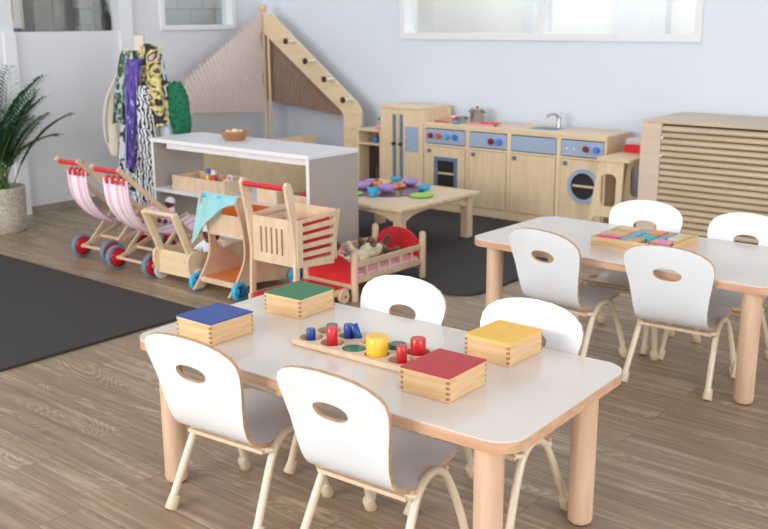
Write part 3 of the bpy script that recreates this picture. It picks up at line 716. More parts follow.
bowl(-3.93, 4.40, .07, .01, 'lime', 'lime green toy plate at the left front of the low play table', 'toy_plate', 'plate', .3055)
t = thing('toy_pizza', 'toy pizza with orange and red toppings on the low play table', 'toy food', (-3.90, 4.77, .3055))
MB().lathe([(.07, 0), (.078, .006), (.075, .014), (.06, .016), (.001, .014)], 28, 'pizza', None, True, True, False).build('pizza_base', t)
for a in range(5): MB().lathe([(.014, .014), (.013, .021), (.001, .022)], 12, ('coral', 'orange', 'red')[a % 3], Matrix.Translation((.04*math.cos(a*1.3), .04*math.sin(a*1.3), 0))).build('topping', t)
t = thing('toy_burger', 'toy tart with orange filling and green garnish, left of the toy pizza', 'toy food', (-3.98, 4.74, .3055))
t.location = (-4.0, 4.68, .3455)
t.location = (-3.985, 4.70, .3055)
MB().lathe([(.03, 0), (.04, .015), (.04, .03)], 20, 'tan').build('crust', t); MB().lathe([(.038, .03), (.03, .042), (.001, .046)], 20, 'orange').build('filling', t); MB().ball((.01, -.012, .045), .012, 'green').build('garnish', t)

# ------------------------------------------------------------------ white shelf unit
t = thing('shelf_unit', 'long low white-topped shelf unit with greige end panels', 'shelf')
x0, x1, y0, y1, z = -4.945, -3.605, 3.70, 4.09, .643
MB().box(x0-.006, x1+.003, y0-.01, y1+.004, z-.022, z, 'shelf_white', bev=.002).build('top_board', t)
for a, n_ in ((x0, 'left'), (x1-.02, 'right')):
    p = MB().box(a, a+.02, y0, y1, 0, z-.022, 'greige').build('end_panel', t)
    MB().box(a-.0005, a+.0205, y0-.003, y0, 0, z-.022, 'shelf_white').build('white_edge', p)
MB().box(x0+.11, x1-.02, y0+.03, y0+.045, z-.06, z-.022, 'shelf_white').build('front_rail', t)
MB().box(x0+.02, x1-.02, y0, y1-.01, .318, .338, 'shelf_white').build('middle_shelf', t)
MB().box(x0+.02, x1-.02, y0+.01, y1-.01, .03, .05, 'shelf_white').build('bottom_shelf', t)
def bin_(name, x, y, z, w_, d_, h_, label, mat='pale_wood'):
    q = thing(name, label, 'box', (x, y, z)); 
    MB().box(-w_/2, w_/2, -d_/2, d_/2, 0, .008, mat).build('bottom', q)
    for a in ((-w_/2, w_/2, -d_/2, -d_/2+.009), (-w_/2, w_/2, d_/2-.009, d_/2), (-w_/2, -w_/2+.009, -d_/2+.009, d_/2-.009), (w_/2-.009, w_/2, -d_/2+.009, d_/2-.009)): MB().box(*a, .008, h_, mat).build('side', q)
    return q
SZ = .3385
bin_('wooden_crate', -4.585, 3.86, SZ, .48, .22, .082, 'open pale wooden crate of play groceries on the middle shelf, left side')
def bottle(x, y, body, cap, label, h_=.1):
    q = thing('toy_bottle', label, 'toy bottle', (x, y, SZ+.0085))
    MB().lathe([(.022, 0), (.025, .01), (.023, .05), (.013, .075), (.013, .085)], 20, body).build('body', q); MB().lathe([(.016, .083), (.016, .105), (.01, .112)], 16, cap).build('cap', q)
bottle(-4.64, 3.88, 'yellow', 'midblue', 'yellow toy bottle with a blue cap in the crate')
bottle(-4.575, 3.87, 'red', 'shelf_white', 'red toy bottle with a white cap in the crate')
tag(MB().lathe([(.02, 0), (.035, .02), (.035, .05), (.02, .07), (.004, .075)], 18, 'orange').build('toy_jar', None, (-4.50, 3.9, SZ+.0085)), 'orange-brown toy jar between the red bottle and the white beaker', 'jar')
t = thing('toy_beaker', 'white toy beaker lying in the crate, right of the orange jar', 'beaker', (-4.42, 3.86, SZ+.045)); t.rotation_euler = (0, PI/2, .2)
MB().lathe([(.034, -.035), (.036, .035), (.03, .036), (.001, .02)], 22, 'shelf_white').build('body', t); MB().tube(spline([(-.036, 0, -.02), (-.055, 0, -.01), (-.055, 0, .01), (-.036, 0, .02)], 3), .004, 'shelf_white', 8).build('handle', t)
bin_('wooden_crate', -4.0, 3.82, SZ, .16, .12, .075, 'small pale wooden crate on the middle shelf behind the cart handle')
tag(MB().box(-.05, .05, -.03, .03, 0, .066, 'red', bev=.006).build('red_toy_block', None, (-4.0, 3.82, SZ+.0085)), 'dark red toy block in the small crate behind the cart handle', 'block')
bin_('wooden_crate', -3.745, 3.83, SZ, .18, .16, .07, 'small pale wooden crate at the right end of the middle shelf')
tag(MB().ball((0, 0, .02), .022, 'lime', 16, (1.6, 1, 1)).build('toy_pepper', None, (-3.72, 3.86, SZ+.045)), 'lime green toy pepper in the rightmost crate of the shelf', 'toy food')
tag(MB().ball((0, 0, .02), .024, 'red', 16, (1.8, 1, .8)).build('toy_chilli', None, (-3.75, 3.80, SZ+.038)), 'dark red toy chilli in the rightmost crate of the shelf', 'toy food')
# basket with eggs
t = thing('egg_basket', 'small round wicker basket standing on the white shelf top', 'basket', (-4.44, 3.93, .6435))
MB().lathe([(.055, 0), (.07, .015), (.083, .045), (.088, .05), (.084, .054), (.076, .045), (.06, .012), (.001, .008)], 36, 'wicker', None, True, True, False).build('bowl', t)
MB().tube([(.084*math.cos(2*PI*i/30), .084*math.sin(2*PI*i/30), .051+.002*math.sin(i*2.1*3)) for i in range(31)], .006, 'wicker', 8).build('rim', t)
pos = [(-.035, -.02), (.0, -.035), (.036, -.02), (-.03, .022), (.005, .0), (.038, .02), (.005, .04)]
elab = ['leftmost front', 'front middle', 'right front', 'left rear', 'centre', 'right rear', 'rearmost']
for (ex, ey), l in zip(pos, elab):
    tag(MB().ball((0, 0, 0), .018, 'egg', 14, (1, 1, 1.25), Matrix.Rotation(1.2, 4, 'X')).build('toy_egg', None, (-4.44+ex, 3.93+ey, .6435+.043+(.008 if l == 'centre' else 0))), 'pale wooden egg in the wicker basket, the %s one' % l, 'egg', 'wooden eggs in the basket')

# ------------------------------------------------------------------ playhouse with sails
t = thing('sail_playhouse', 'wooden playhouse with a corrugated beige sail and a slanted plywood board', 'playhouse')
mx, my = -6.12, 5.78
m_ = MB().cyl((mx, my, 0), (mx, my, 1.40), .016, 'birch_v', 16).build('mast', t)
MB().ball((mx, my, 1.43), .036, 'beech').cyl((mx, my, 1.39), (mx, my, 1.41), .022, 'beech', 16).build('mast_ball', m_)
MB().cyl((mx+.055, my, 0), (mx+.055, my, 1.30), .011, 'birch_v', 12).build('second_post', t)
o = [(mx-.005, 1.405), (mx+.11, 1.385), (-5.085, .71), (-5.035, .64), (-5.05, 0), (-5.22, 0), (-5.22, .60), (-5.245, .64), (mx+.01, 1.24)]
b = MB().prism(o, my-.02, my+.005, 'y', 'birch', smooth_rim=False).build('slanted_board', t)
for px_, pz in ((-5.735, 1.17), (-5.525, 1.02), (-5.325, .885), (-5.13, .735)):
    d = MB().cyl((px_, my-.02, pz), (px_, my-.115, pz), .011, 'shelf_white', 14).build('peg', b)
    MB().cyl((px_, my-.115, pz), (px_, my-.135, pz), .024, 'brown_dark', 18, bev=.005).build('peg_knob', b)
def sail(T0, T1, B0, B1, n, amp, mat, name, lean=.0, sag=0):
    T0, T1, B0, B1 = map(Vector, (T0, T1, B0, B1)); nn = (T1-T0).cross(B0-T0).normalized()
    ns = n*6
    def fn(a, v):
        ph = 2*PI*n*(a+.10*v)
        p = T0.lerp(T1, a).lerp(B0.lerp(B1, a), v)
        r_ = math.sin(ph)
        p = p+nn*(amp*r_)+Vector((0, 0, amp*.9*math.cos(ph)*(1 if v < .02 or v > .98 else .15)))
        return p - nn*sag*math.sin(PI*a)*math.sin(PI*v)
    return MB().grid(fn, ns, 40, mat).build(name, t, fixn=False)
sail((mx+.015, 5.73, 1.385), (-5.98, 4.80, .90), (mx+.03, 5.73, .60), (-5.97, 4.83, .665), 24, .016, 'sail', 'front_sail', sag=-.03)
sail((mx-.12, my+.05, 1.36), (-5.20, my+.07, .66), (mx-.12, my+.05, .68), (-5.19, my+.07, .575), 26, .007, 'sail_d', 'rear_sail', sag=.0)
# base walls seen through and above the shelf
bx = MB().box(-6.0, -5.52, 4.93, 4.945, 0, .44, 'birch').build('base_panel', t)
MB().box(-5.535, -5.52, 4.945, 5.75, 0, .44, 'birch').build('base_panel', t)
MB().box(-6.0, -5.52, 4.925, 4.95, .44, .455, 'birch').build('base_rail', t)
MB().box(-6.05, -5.22, my-.05, my-.02, .27, .315, 'brown_dark').build('base_rail', t)
MB().box(-6.05, -5.22, my-.035, my-.02, 0, .27, 'greige').build('base_panel', t)
t = thing('low_cabinet', 'low taupe cabinet against the left wall behind the white shelf', 'cabinet')
MB().box(-6.355, -6.1, 4.55, 4.92, 0, .56, 'greige').build('carcass', t); MB().box(-6.355, -6.09, 4.54, 4.93, .56, .575, 'greige').build('top', t)

# ------------------------------------------------------------------ coat stand with dressing-up clothes
RS = math.radians(39.8)
sx_, sy_ = -5.40, 4.0
t = thing('coat_stand', 'cream wooden coat stand behind the dressing-up clothes', 'coat stand', (sx_, sy_, 0), RS)
MB().box(-.03, .03, -.02, .02, 0, 1.245, 'canvas', bev=.004).build('post', t)
MB().tube([(-.12, -.01, 1.16), (-.06, -.02, 1.145), (0, -.025, 1.14)], .009, 'birch', 10).build('hook_arm', t)
MB().tube([(.155, -.01, 1.17), (.08, -.02, 1.15), (0, -.025, 1.14)], .009, 'birch', 10).build('hook_arm', t)
for s_ in (-1, 1): MB().box(min(0, s_*.2), max(0, s_*.2), -.02, .02, 0, .03, 'beige').build('foot', t)
def cloth(name, label, cat, top, bot, zt, zb, y, mat, nf, amp, depth=.03, seed=0, curve=0, jag=.01, mid=None):
    rnd = random.Random(seed); ph0 = rnd.random()*6
    def fn(a, v):
        tl, tr = top; bl, br_ = bot
        if mid:
            ml, mr, mv = mid
            if v < mv: l = tl+(ml-tl)*math.sin(PI/2*v/mv); r_ = tr+(mr-tr)*math.sin(PI/2*v/mv)
            else: l = ml+(bl-ml)*(v-mv)/(1-mv); r_ = mr+(br_-mr)*(v-mv)/(1-mv)
        else: l = tl+(bl-tl)*v**.7; r_ = tr+(br_-tr)*v**.7
        x = l+(r_-l)*a; w = (.35+.65*v)
        yy = y - depth*math.sin(PI*a) - amp*w*(.6*math.sin(nf*2*PI*a+ph0+1.2*v)+.4*math.sin(nf*1.7*2*PI*a+2*v+ph0*2))
        z = zt+(zb-zt)*v + curve*math.sin(PI*a)*(1-v) + jag*v*math.sin(a*9+ph0)
        return (x, yy, z)
    f = MB().grid(fn, 48, 40, mat); f.grid(lambda a, v: Vector(fn(a, v))+Vector((0, .004+.0*v, 0)), 48, 40, mat)
    o = f.build(name, None, (sx_, sy_, 0)); o.rotation_euler[2] = RS
    return tag(o, label, cat, 'dressing-up clothes on the coat stand')
cloth('patterned_skirt', 'black and pale blue patterned cloth low on the left of the coat stand', 'cloth', (-.14, .0), (-.225, .03), .76, .02, .0, 'bwprint', 3, .02, .05, 1)
cloth('leaf_print_dress', 'dark green leaf print garment on the left of the coat stand', 'dress', (-.115, .0), (-.205, -.02), 1.15, .68, -.03, 'leafprint', 3, .016, .04, 2)
cloth('zebra_dress', 'black and white zebra print dress on the coat stand', 'dress', (-.045, .05), (-.075, .125), .93, .10, -.085, 'zebra', 3, .018, .045, 3)
cloth('floral_scarf', 'yellow and black floral scarf on the right of the coat stand', 'scarf', (.015, .12), (.0, .17), 1.175, .66, -.04, 'floral', 2.5, .018, .05, 4, curve=.02)
cloth('violet_scarf', 'violet scarf hanging in the middle of the coat stand', 'scarf', (-.06, .045), (-.115, -.055), 1.10, .40, -.13, 'violet', 2, .012, .03, 5, mid=(-.09, -.01, .4))
tag(cloth('dark_jacket', 'grey and black jacket between floral scarf and emerald fluffy garment', 'jacket', (.1, .135), (.09, .2), 1.13, .55, .0, 'maroon', 2, .012, .03, 6), None)
bpy.data.objects['dark_jacket'].data.materials[0] = M['bwprint']
# fluffy emerald garment: lumpy volume
rnd = random.Random(5)
g = MB()
def fl(a, v):
    w = .10*math.sin(PI*min(1, v*.9+.08))**.6; an = 2*PI*a
    j = 1+.16*math.sin(an*7+v*23)*math.sin(v*31+an*3)
    return (.20+.02*v+w*.9*j*math.cos(an), .03+w*.5*j*math.sin(an), .94-.42*v+.01*math.sin(an*5))
g.grid(fl, 60, 40, 'emerald')
o = g.build('fluffy_cape', None, (sx_, sy_, 0)); o.rotation_euler[2] = RS; tag(o, 'fluffy emerald green cape at the right of the coat stand', 'cape', 'dressing-up clothes on the coat stand')
# canvas bag
t = thing('canvas_bag', 'cream canvas bag hanging by its strap at the left of the coat stand', 'bag', (sx_, sy_, 0), RS)
def bagf(a, v): 
    an = 2*PI*a; w = .055*math.sin(PI*(.12+.8*v))**.5
    return (-.225-.02*math.sin(PI*v)+w*math.cos(an)*.9, .05+.02*math.sin(an), .86-.40*v)
MB().grid(bagf, 24, 16, 'canvas').build('bag_body', t)
MB().tube(spline([(-.105, -.02, 1.165), (-.14, 0, 1.05), (-.185, .0, .95), (-.235, .01, .86), (-.27, .01, .7), (-.27, .015, .55)], 5), .008, 'canvas', 8).build('strap', t)

# ------------------------------------------------------------------ palm
pxx, pyy = -5.965, 3.26
t = thing('potted_palm', 'leafy green palm in a pale woven basket by the left wall', 'plant', (pxx, pyy, 0))
MB().lathe([(.115, 0), (.13, .015), (.14, .12), (.142, .27), (.147, .285), (.142, .297), (.13, .29), (.125, .25), (.001, .25)], 48, 'pot_weave', None, True, True, False).build('basket', t)
MB().lathe([(.125, .24), (.06, .262), (.001, .265)], 24, 'soil', None, True, False, False).build('soil', t)
rnd = random.Random(11)
for k in range(30):
    az = 2*PI*k*.382+rnd.uniform(-.2, .2); el = rnd.uniform(.05, .62); Ln = rnd.uniform(.58, .92); b0 = Vector((rnd.uniform(-.05, .05), rnd.uniform(-.05, .05), .25))
    d0 = Vector((math.cos(az)*math.sin(el*.6), math.sin(az)*math.sin(el*.6), math.cos(el*.6)))
    pts = []; p = b0.copy(); d = d0.copy(); n = 14
    for i in range(n+1):
        pts.append(p.copy()); d = (d+Vector((math.cos(az)*.05, math.sin(az)*.05, -.035-.085*el*(i/n)))*.9).normalized(); p = p+d*Ln/n
    if min(q.x for q in pts)+pxx < UW+.07:
        for q in pts: q.x = max(q.x, UW+.07-pxx)
    f = MB().tube(pts, [.005-.0035*i/n for i in range(n+1)], 'stem', 6)
    for i in range(4, n+1):
        for sd in (-1, 1):
            for hh in (0, .5):
                if i == n and hh: continue
                q = pts[i].lerp(pts[min(i+1, n)], hh); tdir = (pts[min(i+1, n)]-pts[i-1]).normalized()
                side = tdir.cross(Vector((0, 0, 1))).normalized()*sd
                ll = .19*math.sin(PI*(.22+.7*(i+hh-4)/(n-3)))*rnd.uniform(.8, 1.1); dr = (side*.62+tdir*.78+Vector((0, 0, .12))).normalized(); w_ = .008
                wv = dr.cross(Vector((0, 0, 1))).normalized()*w_
                a1 = q+dr*ll*.35+wv+Vector((0, 0, .004)); a2 = q+dr*ll*.35-wv; b1 = q+dr*ll*.7+wv*.8-Vector((0, 0, .02)); b2 = q+dr*ll*.7-wv*.8-Vector((0, 0, .02)); e_ = q+dr*ll-Vector((0, 0, .055*ll/.2))
                vs = [q, a1, b1, e_, b2, a2]
                vs = [Vector((max(v.x, UW+.05-pxx), v.y, v.z)) for v in vs]
                f.add(vs, [(0, 1, 5), (1, 2, 4, 5), (2, 3, 4)], 'leaf', True)
    f.build('frond', t, fixn=False)

# ------------------------------------------------------------------ wheels and toys on wheels
def wheel(parent, x, y, r_, w_, tyre, hub, z=None, name='wheel', style=0):
    z = r_ if z is None else z
    X = Matrix.Translation((x, y, z)) @ Matrix.Rotation(PI/2, 4, 'Y')
    if style == 0:
        o = MB().lathe([(r_*.8, -w_/2), (r_*.95, -w_/2), (r_, -w_/3), (r_, w_/3), (r_*.95, w_/2), (r_*.8, w_/2)], 32, tyre, X, True, False, False).build(name, parent)
        MB().lathe([(.001, -w_*.3), (r_*.3, -w_*.3), (r_*.8, -w_*.42), (r_*.8, w_*.42), (r_*.3, w_*.3), (.001, w_*.3)], 32, hub, X, True, False, False).build('hub', o)
        MB().lathe([(.012, -w_*.6), (.012, w_*.6)], 16, 'pale_wood', X).build('axle_cap', o)
    elif style == 1:
        o = MB().lathe([(r_*.72, -w_/2), (r_*.96, -w_/2), (r_, -w_/3), (r_, w_/3), (r_*.96, w_/2), (r_*.72, w_/2)], 32, tyre, X, True, False, False).build(name, parent)
        MB().lathe([(.001, -w_*.35), (r_*.72, -w_*.35), (r_*.72, w_*.35), (.001, w_*.35)], 32, tyre, X, True, False, False).build('disc', o)
        for a0 in (0, PI):
            seg = [(0, 0)]+[(r_*.62*math.cos(a0+(-.6+1.2*i/6)), r_*.62*math.sin(a0+(-.6+1.2*i/6))) for i in range(7)]
            for h in ((w_*.35, w_*.4), (-w_*.4, -w_*.35)): MB().prism(seg, h[0], h[1], 'z', hub, X, smooth_rim=False).build('spoke', o)
        MB().lathe([(.006, -w_*.6), (.006, w_*.6)], 12, 'black', X).build('axle_cap', o)
    else:
        o = MB().lathe([(r_*.97, -w_/2), (r_, -w_/3), (r_, w_/3), (r_*.97, w_/2)], 32, hub, X).build(name, parent)
        MB().lathe([(r_*1.0, -w_*.3), (r_*1.03, -w_*.25), (r_*1.03, w_*.25), (r_*1.0, w_*.3)], 32, tyre, X, True, False, False).build('tyre', o)
        MB().lathe([(.008, -w_*.62), (.008, w_*.62)], 12, 'steel', X).build('axle_cap', o)
    return o
def bar(mb, p0, p1, w_, t_, m, up=(1, 0, 0)):
    p0, p1 = Vector(p0), Vector(p1); d = p1-p0; L = d.length; d.normalize(); a = Vector(up); b = d.cross(a).normalized()
    X = Matrix((a, b, d)).transposed().to_4x4(); X.translation = p0
    mb.box(-w_/2, w_/2, -t_/2, t_/2, 0, L, m, X, bev=min(w_, t_)*.3); return mb
def stroller(x, y, rz, label, W=.30):
    t = thing('doll_stroller', label, 'doll stroller', (x, y, 0), math.radians(rz), 'striped doll strollers')
    R_ = .068; hy, hz = -.15, .60; fy, fz = .43, .07
    for s_ in (-1, 1):
        xx = s_*W/2*.80
        r1 = bar(MB(), (xx, hy, hz), (xx, fy, fz), .014, .028, 'pale_rail').build('side_rail', t)
        xi = s_*W/2*.90
        bar(MB(), (xi, 0, R_), (xi, .50, .24), .014, .026, 'pale_rail').build('cross_rail', t)
        bar(MB(), (xi*1.02, .05, R_+.02), (xi*1.02, .24, .27), .012, .022, 'pale_rail').build('brace', t)
        wheel(t, s_*(W/2+.012), 0, R_, .03, 'tyre', 'red'); wheel(t, s_*(W/2+.012), fy, R_, .03, 'tyre', 'red')
        MB().cyl((s_*W*.38, hy+.035, hz-.012), (s_*W*.44, hy+.035, hz-.012), .007, 'steel', 10).build('bolt', r1)
    MB().cyl((-W*.42, hy+.022, hz-.02), (W*.42, hy+.022, hz-.02), .013, 'red', 16).build('handle', t)
    MB().cyl((-W/2, 0, R_), (W/2, 0, R_), .009, 'pale_rail', 12).build('rear_axle', t)
    MB().cyl((-W/2, fy, R_), (W/2, fy, R_), .009, 'pale_rail', 12).build('front_axle', t)
    MB().cyl((-W/2, .12, .11), (W/2, .12, .11), .009, 'pale_rail', 12).build('stretcher', t)
    MB().cyl((-W/2*.85, .48, .235), (W/2*.85, .48, .235), .009, 'pale_rail', 12).build('seat_bar', t)
    MB().cyl((-W*.4, -.075, .525), (W*.4, -.075, .525), .008, 'pale_rail', 12).build('back_bar', t)
    pr_ = spline([(-.075, .53), (-.07, .44), (-.045, .36), (.02, .28), (.11, .225), (.22, .20), (.34, .20), (.48, .236)], 5)
    w_ = W*.72
    def fn(a, v):
        i = v*(len(pr_)-1); k = int(min(i, len(pr_)-2)); p = pr_[k].lerp(pr_[k+1], i-k)
        return ((a-.5)*w_, p.x+.012*math.cos(PI*(a-.5)*2), p.y-.02*math.sin(PI*a)*math.sin(PI*v))
    s = MB().grid(fn, 20, 40, 'stripe'); s.grid(lambda a, v: Vector(fn(a, v))+Vector((0, -.003, -.003)), 20, 40, 'stripe')
    F_ = s.build('striped_seat', t)
    for i in range(4):
        xx = (-.36+.24*i)*w_
        MB().tube([(xx, -.085, .503), (xx, -.092, .525), (xx, -.075, .539), (xx, -.06, .527), (xx, -.062, .505)], .009, 'red', 8).build('strap_loop', F_)
    return t
stroller(-4.80, 3.16, 3, 'pink striped doll stroller nearest the potted palm', .24)
stroller(-4.37, 3.11, 1, 'pink striped doll stroller beside the plain wooden push wagon', .29)

def doll(name, label, loc, rz, skin, cloth_, hat, s_=1.):
    t = thing(name, label, 'doll', loc, rz); t.scale = (s_, s_, s_)
    pts = spline([(0, 0, 0), (0, 0, .05), (0, 0, .1), (0, 0, .13)], 4); rad = [interp([(0, .036), (.4, .042), (.8, .036), (1, .02)], i/(len(pts)-1)) for i in range(len(pts))]
    b = MB().tube(pts, rad, skin, 16); b.ball((0, 0, .165), .042, skin, 20, (1, .95, 1.05)); b.ball((0, -.041, .158), .008, skin, 10); b.ball((-.041, 0, .163), .009, skin, 8); b.ball((.041, 0, .163), .009, skin, 8)
    for sx in (-1, 1):
        b.tube(spline([(sx*.03, 0, .12), (sx*.06, -.02, .095), (sx*.06, -.05, .08)], 4), [.014, .013, .013, .013, .012, .012, .011, .011, .011][:9], skin, 10); b.ball((sx*.06, -.056, .078), .014, skin, 10)
        b.tube(spline([(sx*.02, 0, .01), (sx*.03, -.05, .01), (sx*.035, -.10, .012)], 4), .017, skin, 10); b.ball((sx*.036, -.112, .018), .018, skin, 10, (1, 1, 1.3))
    b.build('body', t)
    c_ = MB().tube(pts[:-1], [r_+.004 for r_ in rad[:-1]], cloth_, 16)
    c_.build('top', t)
    for sx in (-1, 1):
        MB().tube(spline([(sx*.03, 0, .12), (sx*.06, -.02, .095), (sx*.061, -.045, .082)], 4), .0175, cloth_, 12).build('sleeve', t)
        MB().tube(spline([(sx*.02, 0, .01), (sx*.03, -.05, .01), (sx*.035, -.095, .012)], 4), .0215, cloth_, 12).build('trouser_leg', t)
        MB().ball((sx*.015, -.038, .172), .0055, 'black', 10).build('eye', t)
    MB().tube([(-.01, -.0415, .145), (0, -.043, .142), (.01, -.0415, .145)], .002, 'coral', 6).build('mouth', t)
    if hat: MB().lathe([(.045, .165), (.047, .18), (.04, .203), (.02, .218), (.001, .222)], 20, hat, Matrix.Translation((0, .01, .0)), True, False, False).build('hat', t)
    return t

# plain push wagon
t = thing('doll_push_wagon', 'plain pale wooden push wagon between the strollers and the orange trolley', 'push wagon', (-4.02, 3.11, 0), math.radians(2))
W = .28; Lg = .36
MB().box(-W/2+.012, W/2-.012, 0, .012, .045, .172, 'birch', bev=.003).build('rear_board', t)
MB().box(-W/2+.012, W/2-.012, Lg-.012, Lg, .045, .17, 'birch', bev=.003).build('front_board', t)
MB().box(-W/2+.012, W/2-.012, .012, Lg-.012, .045, .055, 'birch').build('floor_board', t)
for s_ in (-1, 1):
    o = spline([(-.005, .05), (-.03, .11), (-.02, .17), (.03, .19), (.1, .172), (.2, .165), (.3, .19), (Lg+.02, .175), (Lg+.03, .11), (Lg, .05)], 4)
    o = [(p.x, p.y) for p in o]
    a = s_*(W/2-.006); sp = MB().prism(o, a-.006, a+.006, 'x', 'birch', smooth_rim=False).build('side_panel', t)
    a = s_*(W/2-.025); bar(MB(), (a, .03, .12), (a, -.085, .395), .018, .04, 'birch_v').build('handle_post', t)
    for yy in (.035, Lg-.05): wheel(t, s_*(W/2+.012), yy, .05, .016, 'tyre' if yy < .1 and s_ < 0 else 'birch_v', 'shelf_white', None, 'wheel', 2)
MB().cyl((-W/2+.02, -.083, .388), (W/2-.02, -.083, .388), .012, 'pale_wood', 14).build('handle', t)
doll('baby_doll', 'dark brown baby doll in white pyjamas and hat sitting in the push wagon', (-3.955, 3.31, .062), math.radians(15), 'darkskin', 'doll_cloth', 'shelf_white', 1.1)
doll('baby_doll', 'baby doll in pink with a white hat in the stroller beside the wagon', (-4.36, 3.36, .255), math.radians(10), 'darkskin', 'doll_pink', 'shelf_white', .6)

# orange trolley
t = thing('wooden_trolley', 'wooden doll trolley with orange trays and sky blue wheels', 'trolley', (-3.675, 3.11, 0), math.radians(1))
W = .27
outer = spline([(-.06, .02), (-.03, .055), (.02, .12), (.055, .19), (.06, .26), (.05, .34), (.03, .42), (.01, .48), (.03, .505), (.06, .49), (.085, .42), (.10, .40), (.36, .40), (.37, .29), (.12, .285), (.11, .24), (.16, .19), (.27, .12), (.40, .08), (.44, .05), (.41, .02), (.33, .035), (.1, .06), (.0, .02)], 3)
outer = [(p.x, p.y) for p in outer]
for s_ in (-1, 1):
    a = s_*(W/2-.006)
    # cut-out frame: curved post with shelf brackets
    MB().prism(outer, a-.006, a+.006, 'x', 'pale_rail', smooth_rim=False).build('side_frame', t)
    for yy, r_ in ((-.01, .047), (.385, .047)): wheel(t, s_*(W/2+.022), yy, r_, .022, 'cyan', 'navy', None, 'wheel', 1)
MB().cyl((-W/2, .03, .492), (W/2, .03, .492), .011, 'cyan', 14).build('handle', t)
MB().box(-W/2+.012, W/2-.012, .055, .067, .29, .40, 'pale_wood', bev=.002).build('upper_end_panel', t)
MB().box(-W/2+.012, W/2-.012, .067, .36, .292, .304, 'orange').build('upper_tray', t)
MB().box(-W/2+.012, W/2-.012, .345, .357, .304, .40, 'orange').build('upper_far_panel', t)
for s_ in (-1, 1): MB().box(s_*(W/2-.018)-.005, s_*(W/2-.018)+.005, .067, .345, .304, .408, 'orange').build('upper_side_panel', t)
MB().box(-W/2+.012, W/2-.012, .0, .39, .068, .078, 'orange').build('lower_tray', t)
MB().box(-W/2+.012, W/2-.012, -.012, .0, .055, .082, 'pale_rail').build('lower_rail', t)
# gauze cloth over the handle
def gz(a, v):
    if v < .5: x = -.15+.30*a; return (x, .012-.004, .50-.16*(v*2)*abs(1-a*1.3)-.02*v*2)
    return (-.15+.3*a, .05, .50-.05*(v-.5)*2)
g = MB()
def gz2(a, v):
    x = -.14+.27*a; drop = .24*(1-a)**1.6+.035
    return (x-.06*v*(1-a), .018-.02*v+.006*math.sin(a*14), .507-drop*v)
g.grid(gz2, 30, 16, 'cyan_cloth'); g.grid(lambda a, v: (-.14+.27*a, .018+.025*v, .507-.008*math.sin(PI*v)-.0*a), 30, 4, 'cyan_cloth'); g.grid(lambda a, v: (-.12+.12*a, .045+.02*v, .504-.11*v*(1-abs(2*a-1))-.03*v), 16, 8, 'cyan_cloth')
o = g.build('gauze_cloth', None, (-3.675, 3.11, 0), fixn=False); tag(o, 'translucent aqua gauze cloth draped over the handle of the orange trolley', 'cloth')

# shopping cart
t = thing('shopping_cart', 'pale wooden shopping cart with slatted basket and red handle', 'shopping cart', (-3.245, 3.08, 0), math.radians(1))
W = .285
for s_ in (-1, 1):
    a = s_*(W/2)
    pth = [(-.045, .62), (-.03, .48), (.0, .30), (-.012, .06)]
    o = [(-.062, .615), (-.05, .635), (-.028, .632), (-.018, .61), (.01, .46), (.022, .30), (.008, .05), (-.02, .05), (-.006, .30), (-.026, .45)]
    MB().prism(o, a-.008, a+.008, 'x', 'pale_wood', smooth_rim=False).build('handle_post', t)
    bar(MB(), (a, -.03, .06), (a, .36, .052), .015, .03, 'pale_wood').build('base_rail', t)
    for yy in (.03, .305): wheel(t, s_*(W/2+.02), yy, .034, .02, 'pale_wood', 'beech', None, 'wheel', 2)
MB().cyl((-W/2, -.04, .607), (W/2, -.04, .607), .0125, 'red', 16).build('handle', t)
MB().box(-W/2+.008, W/2-.008, -.015, .33, .062, .074, 'red').build('bottom_tray', t)
# front of the basket with vertical slots
x0, x1, z0, z1 = -W/2+.0085, W/2-.0085, .235, .452
slots = [rrect(x0+.05+.034*i, x0+.063+.034*i, z0+.045, z1-.045, .006, 4) for i in range(5)]
MB().prism([(x0, z0), (x1, z0), (x1, z1), (x0, z1)], .0, .012, 'y', 'pale_wood', holes=slots, smooth_rim=False).build('basket_front', t)
MB().box(x0, x1, .012, .30, z0, z0+.01, 'pale_wood').build('basket_floor', t)
for s_ in (-1, 1):
    a = s_*(W/2+.002); k = [(.0, .236), (.245, .215), (.295, .47), (.0, .455)]
    sl = []
    for i in range(5):
        z_ = .262+.040*i; sl.append([(.035, z_), (.232+.006*i, z_-.006+.003*i), (.234+.006*i, z_+.012+.003*i), (.035, z_+.018)])
    MB().prism(k, a+.009*s_-.004, a+.009*s_+.004, 'x', 'pale_wood', holes=sl, smooth_rim=False).build('basket_side', t)
MB().prism([(x0, .225), (x1, .225), (x1, .468), (x0, .468)], .285, .293, 'y', 'pale_wood', smooth_rim=False).build('basket_far_side', t)
MB().box(x1-.03, x1-.022, .02, .27, .25, .45, 'red_cloth').build('red_lining', t)


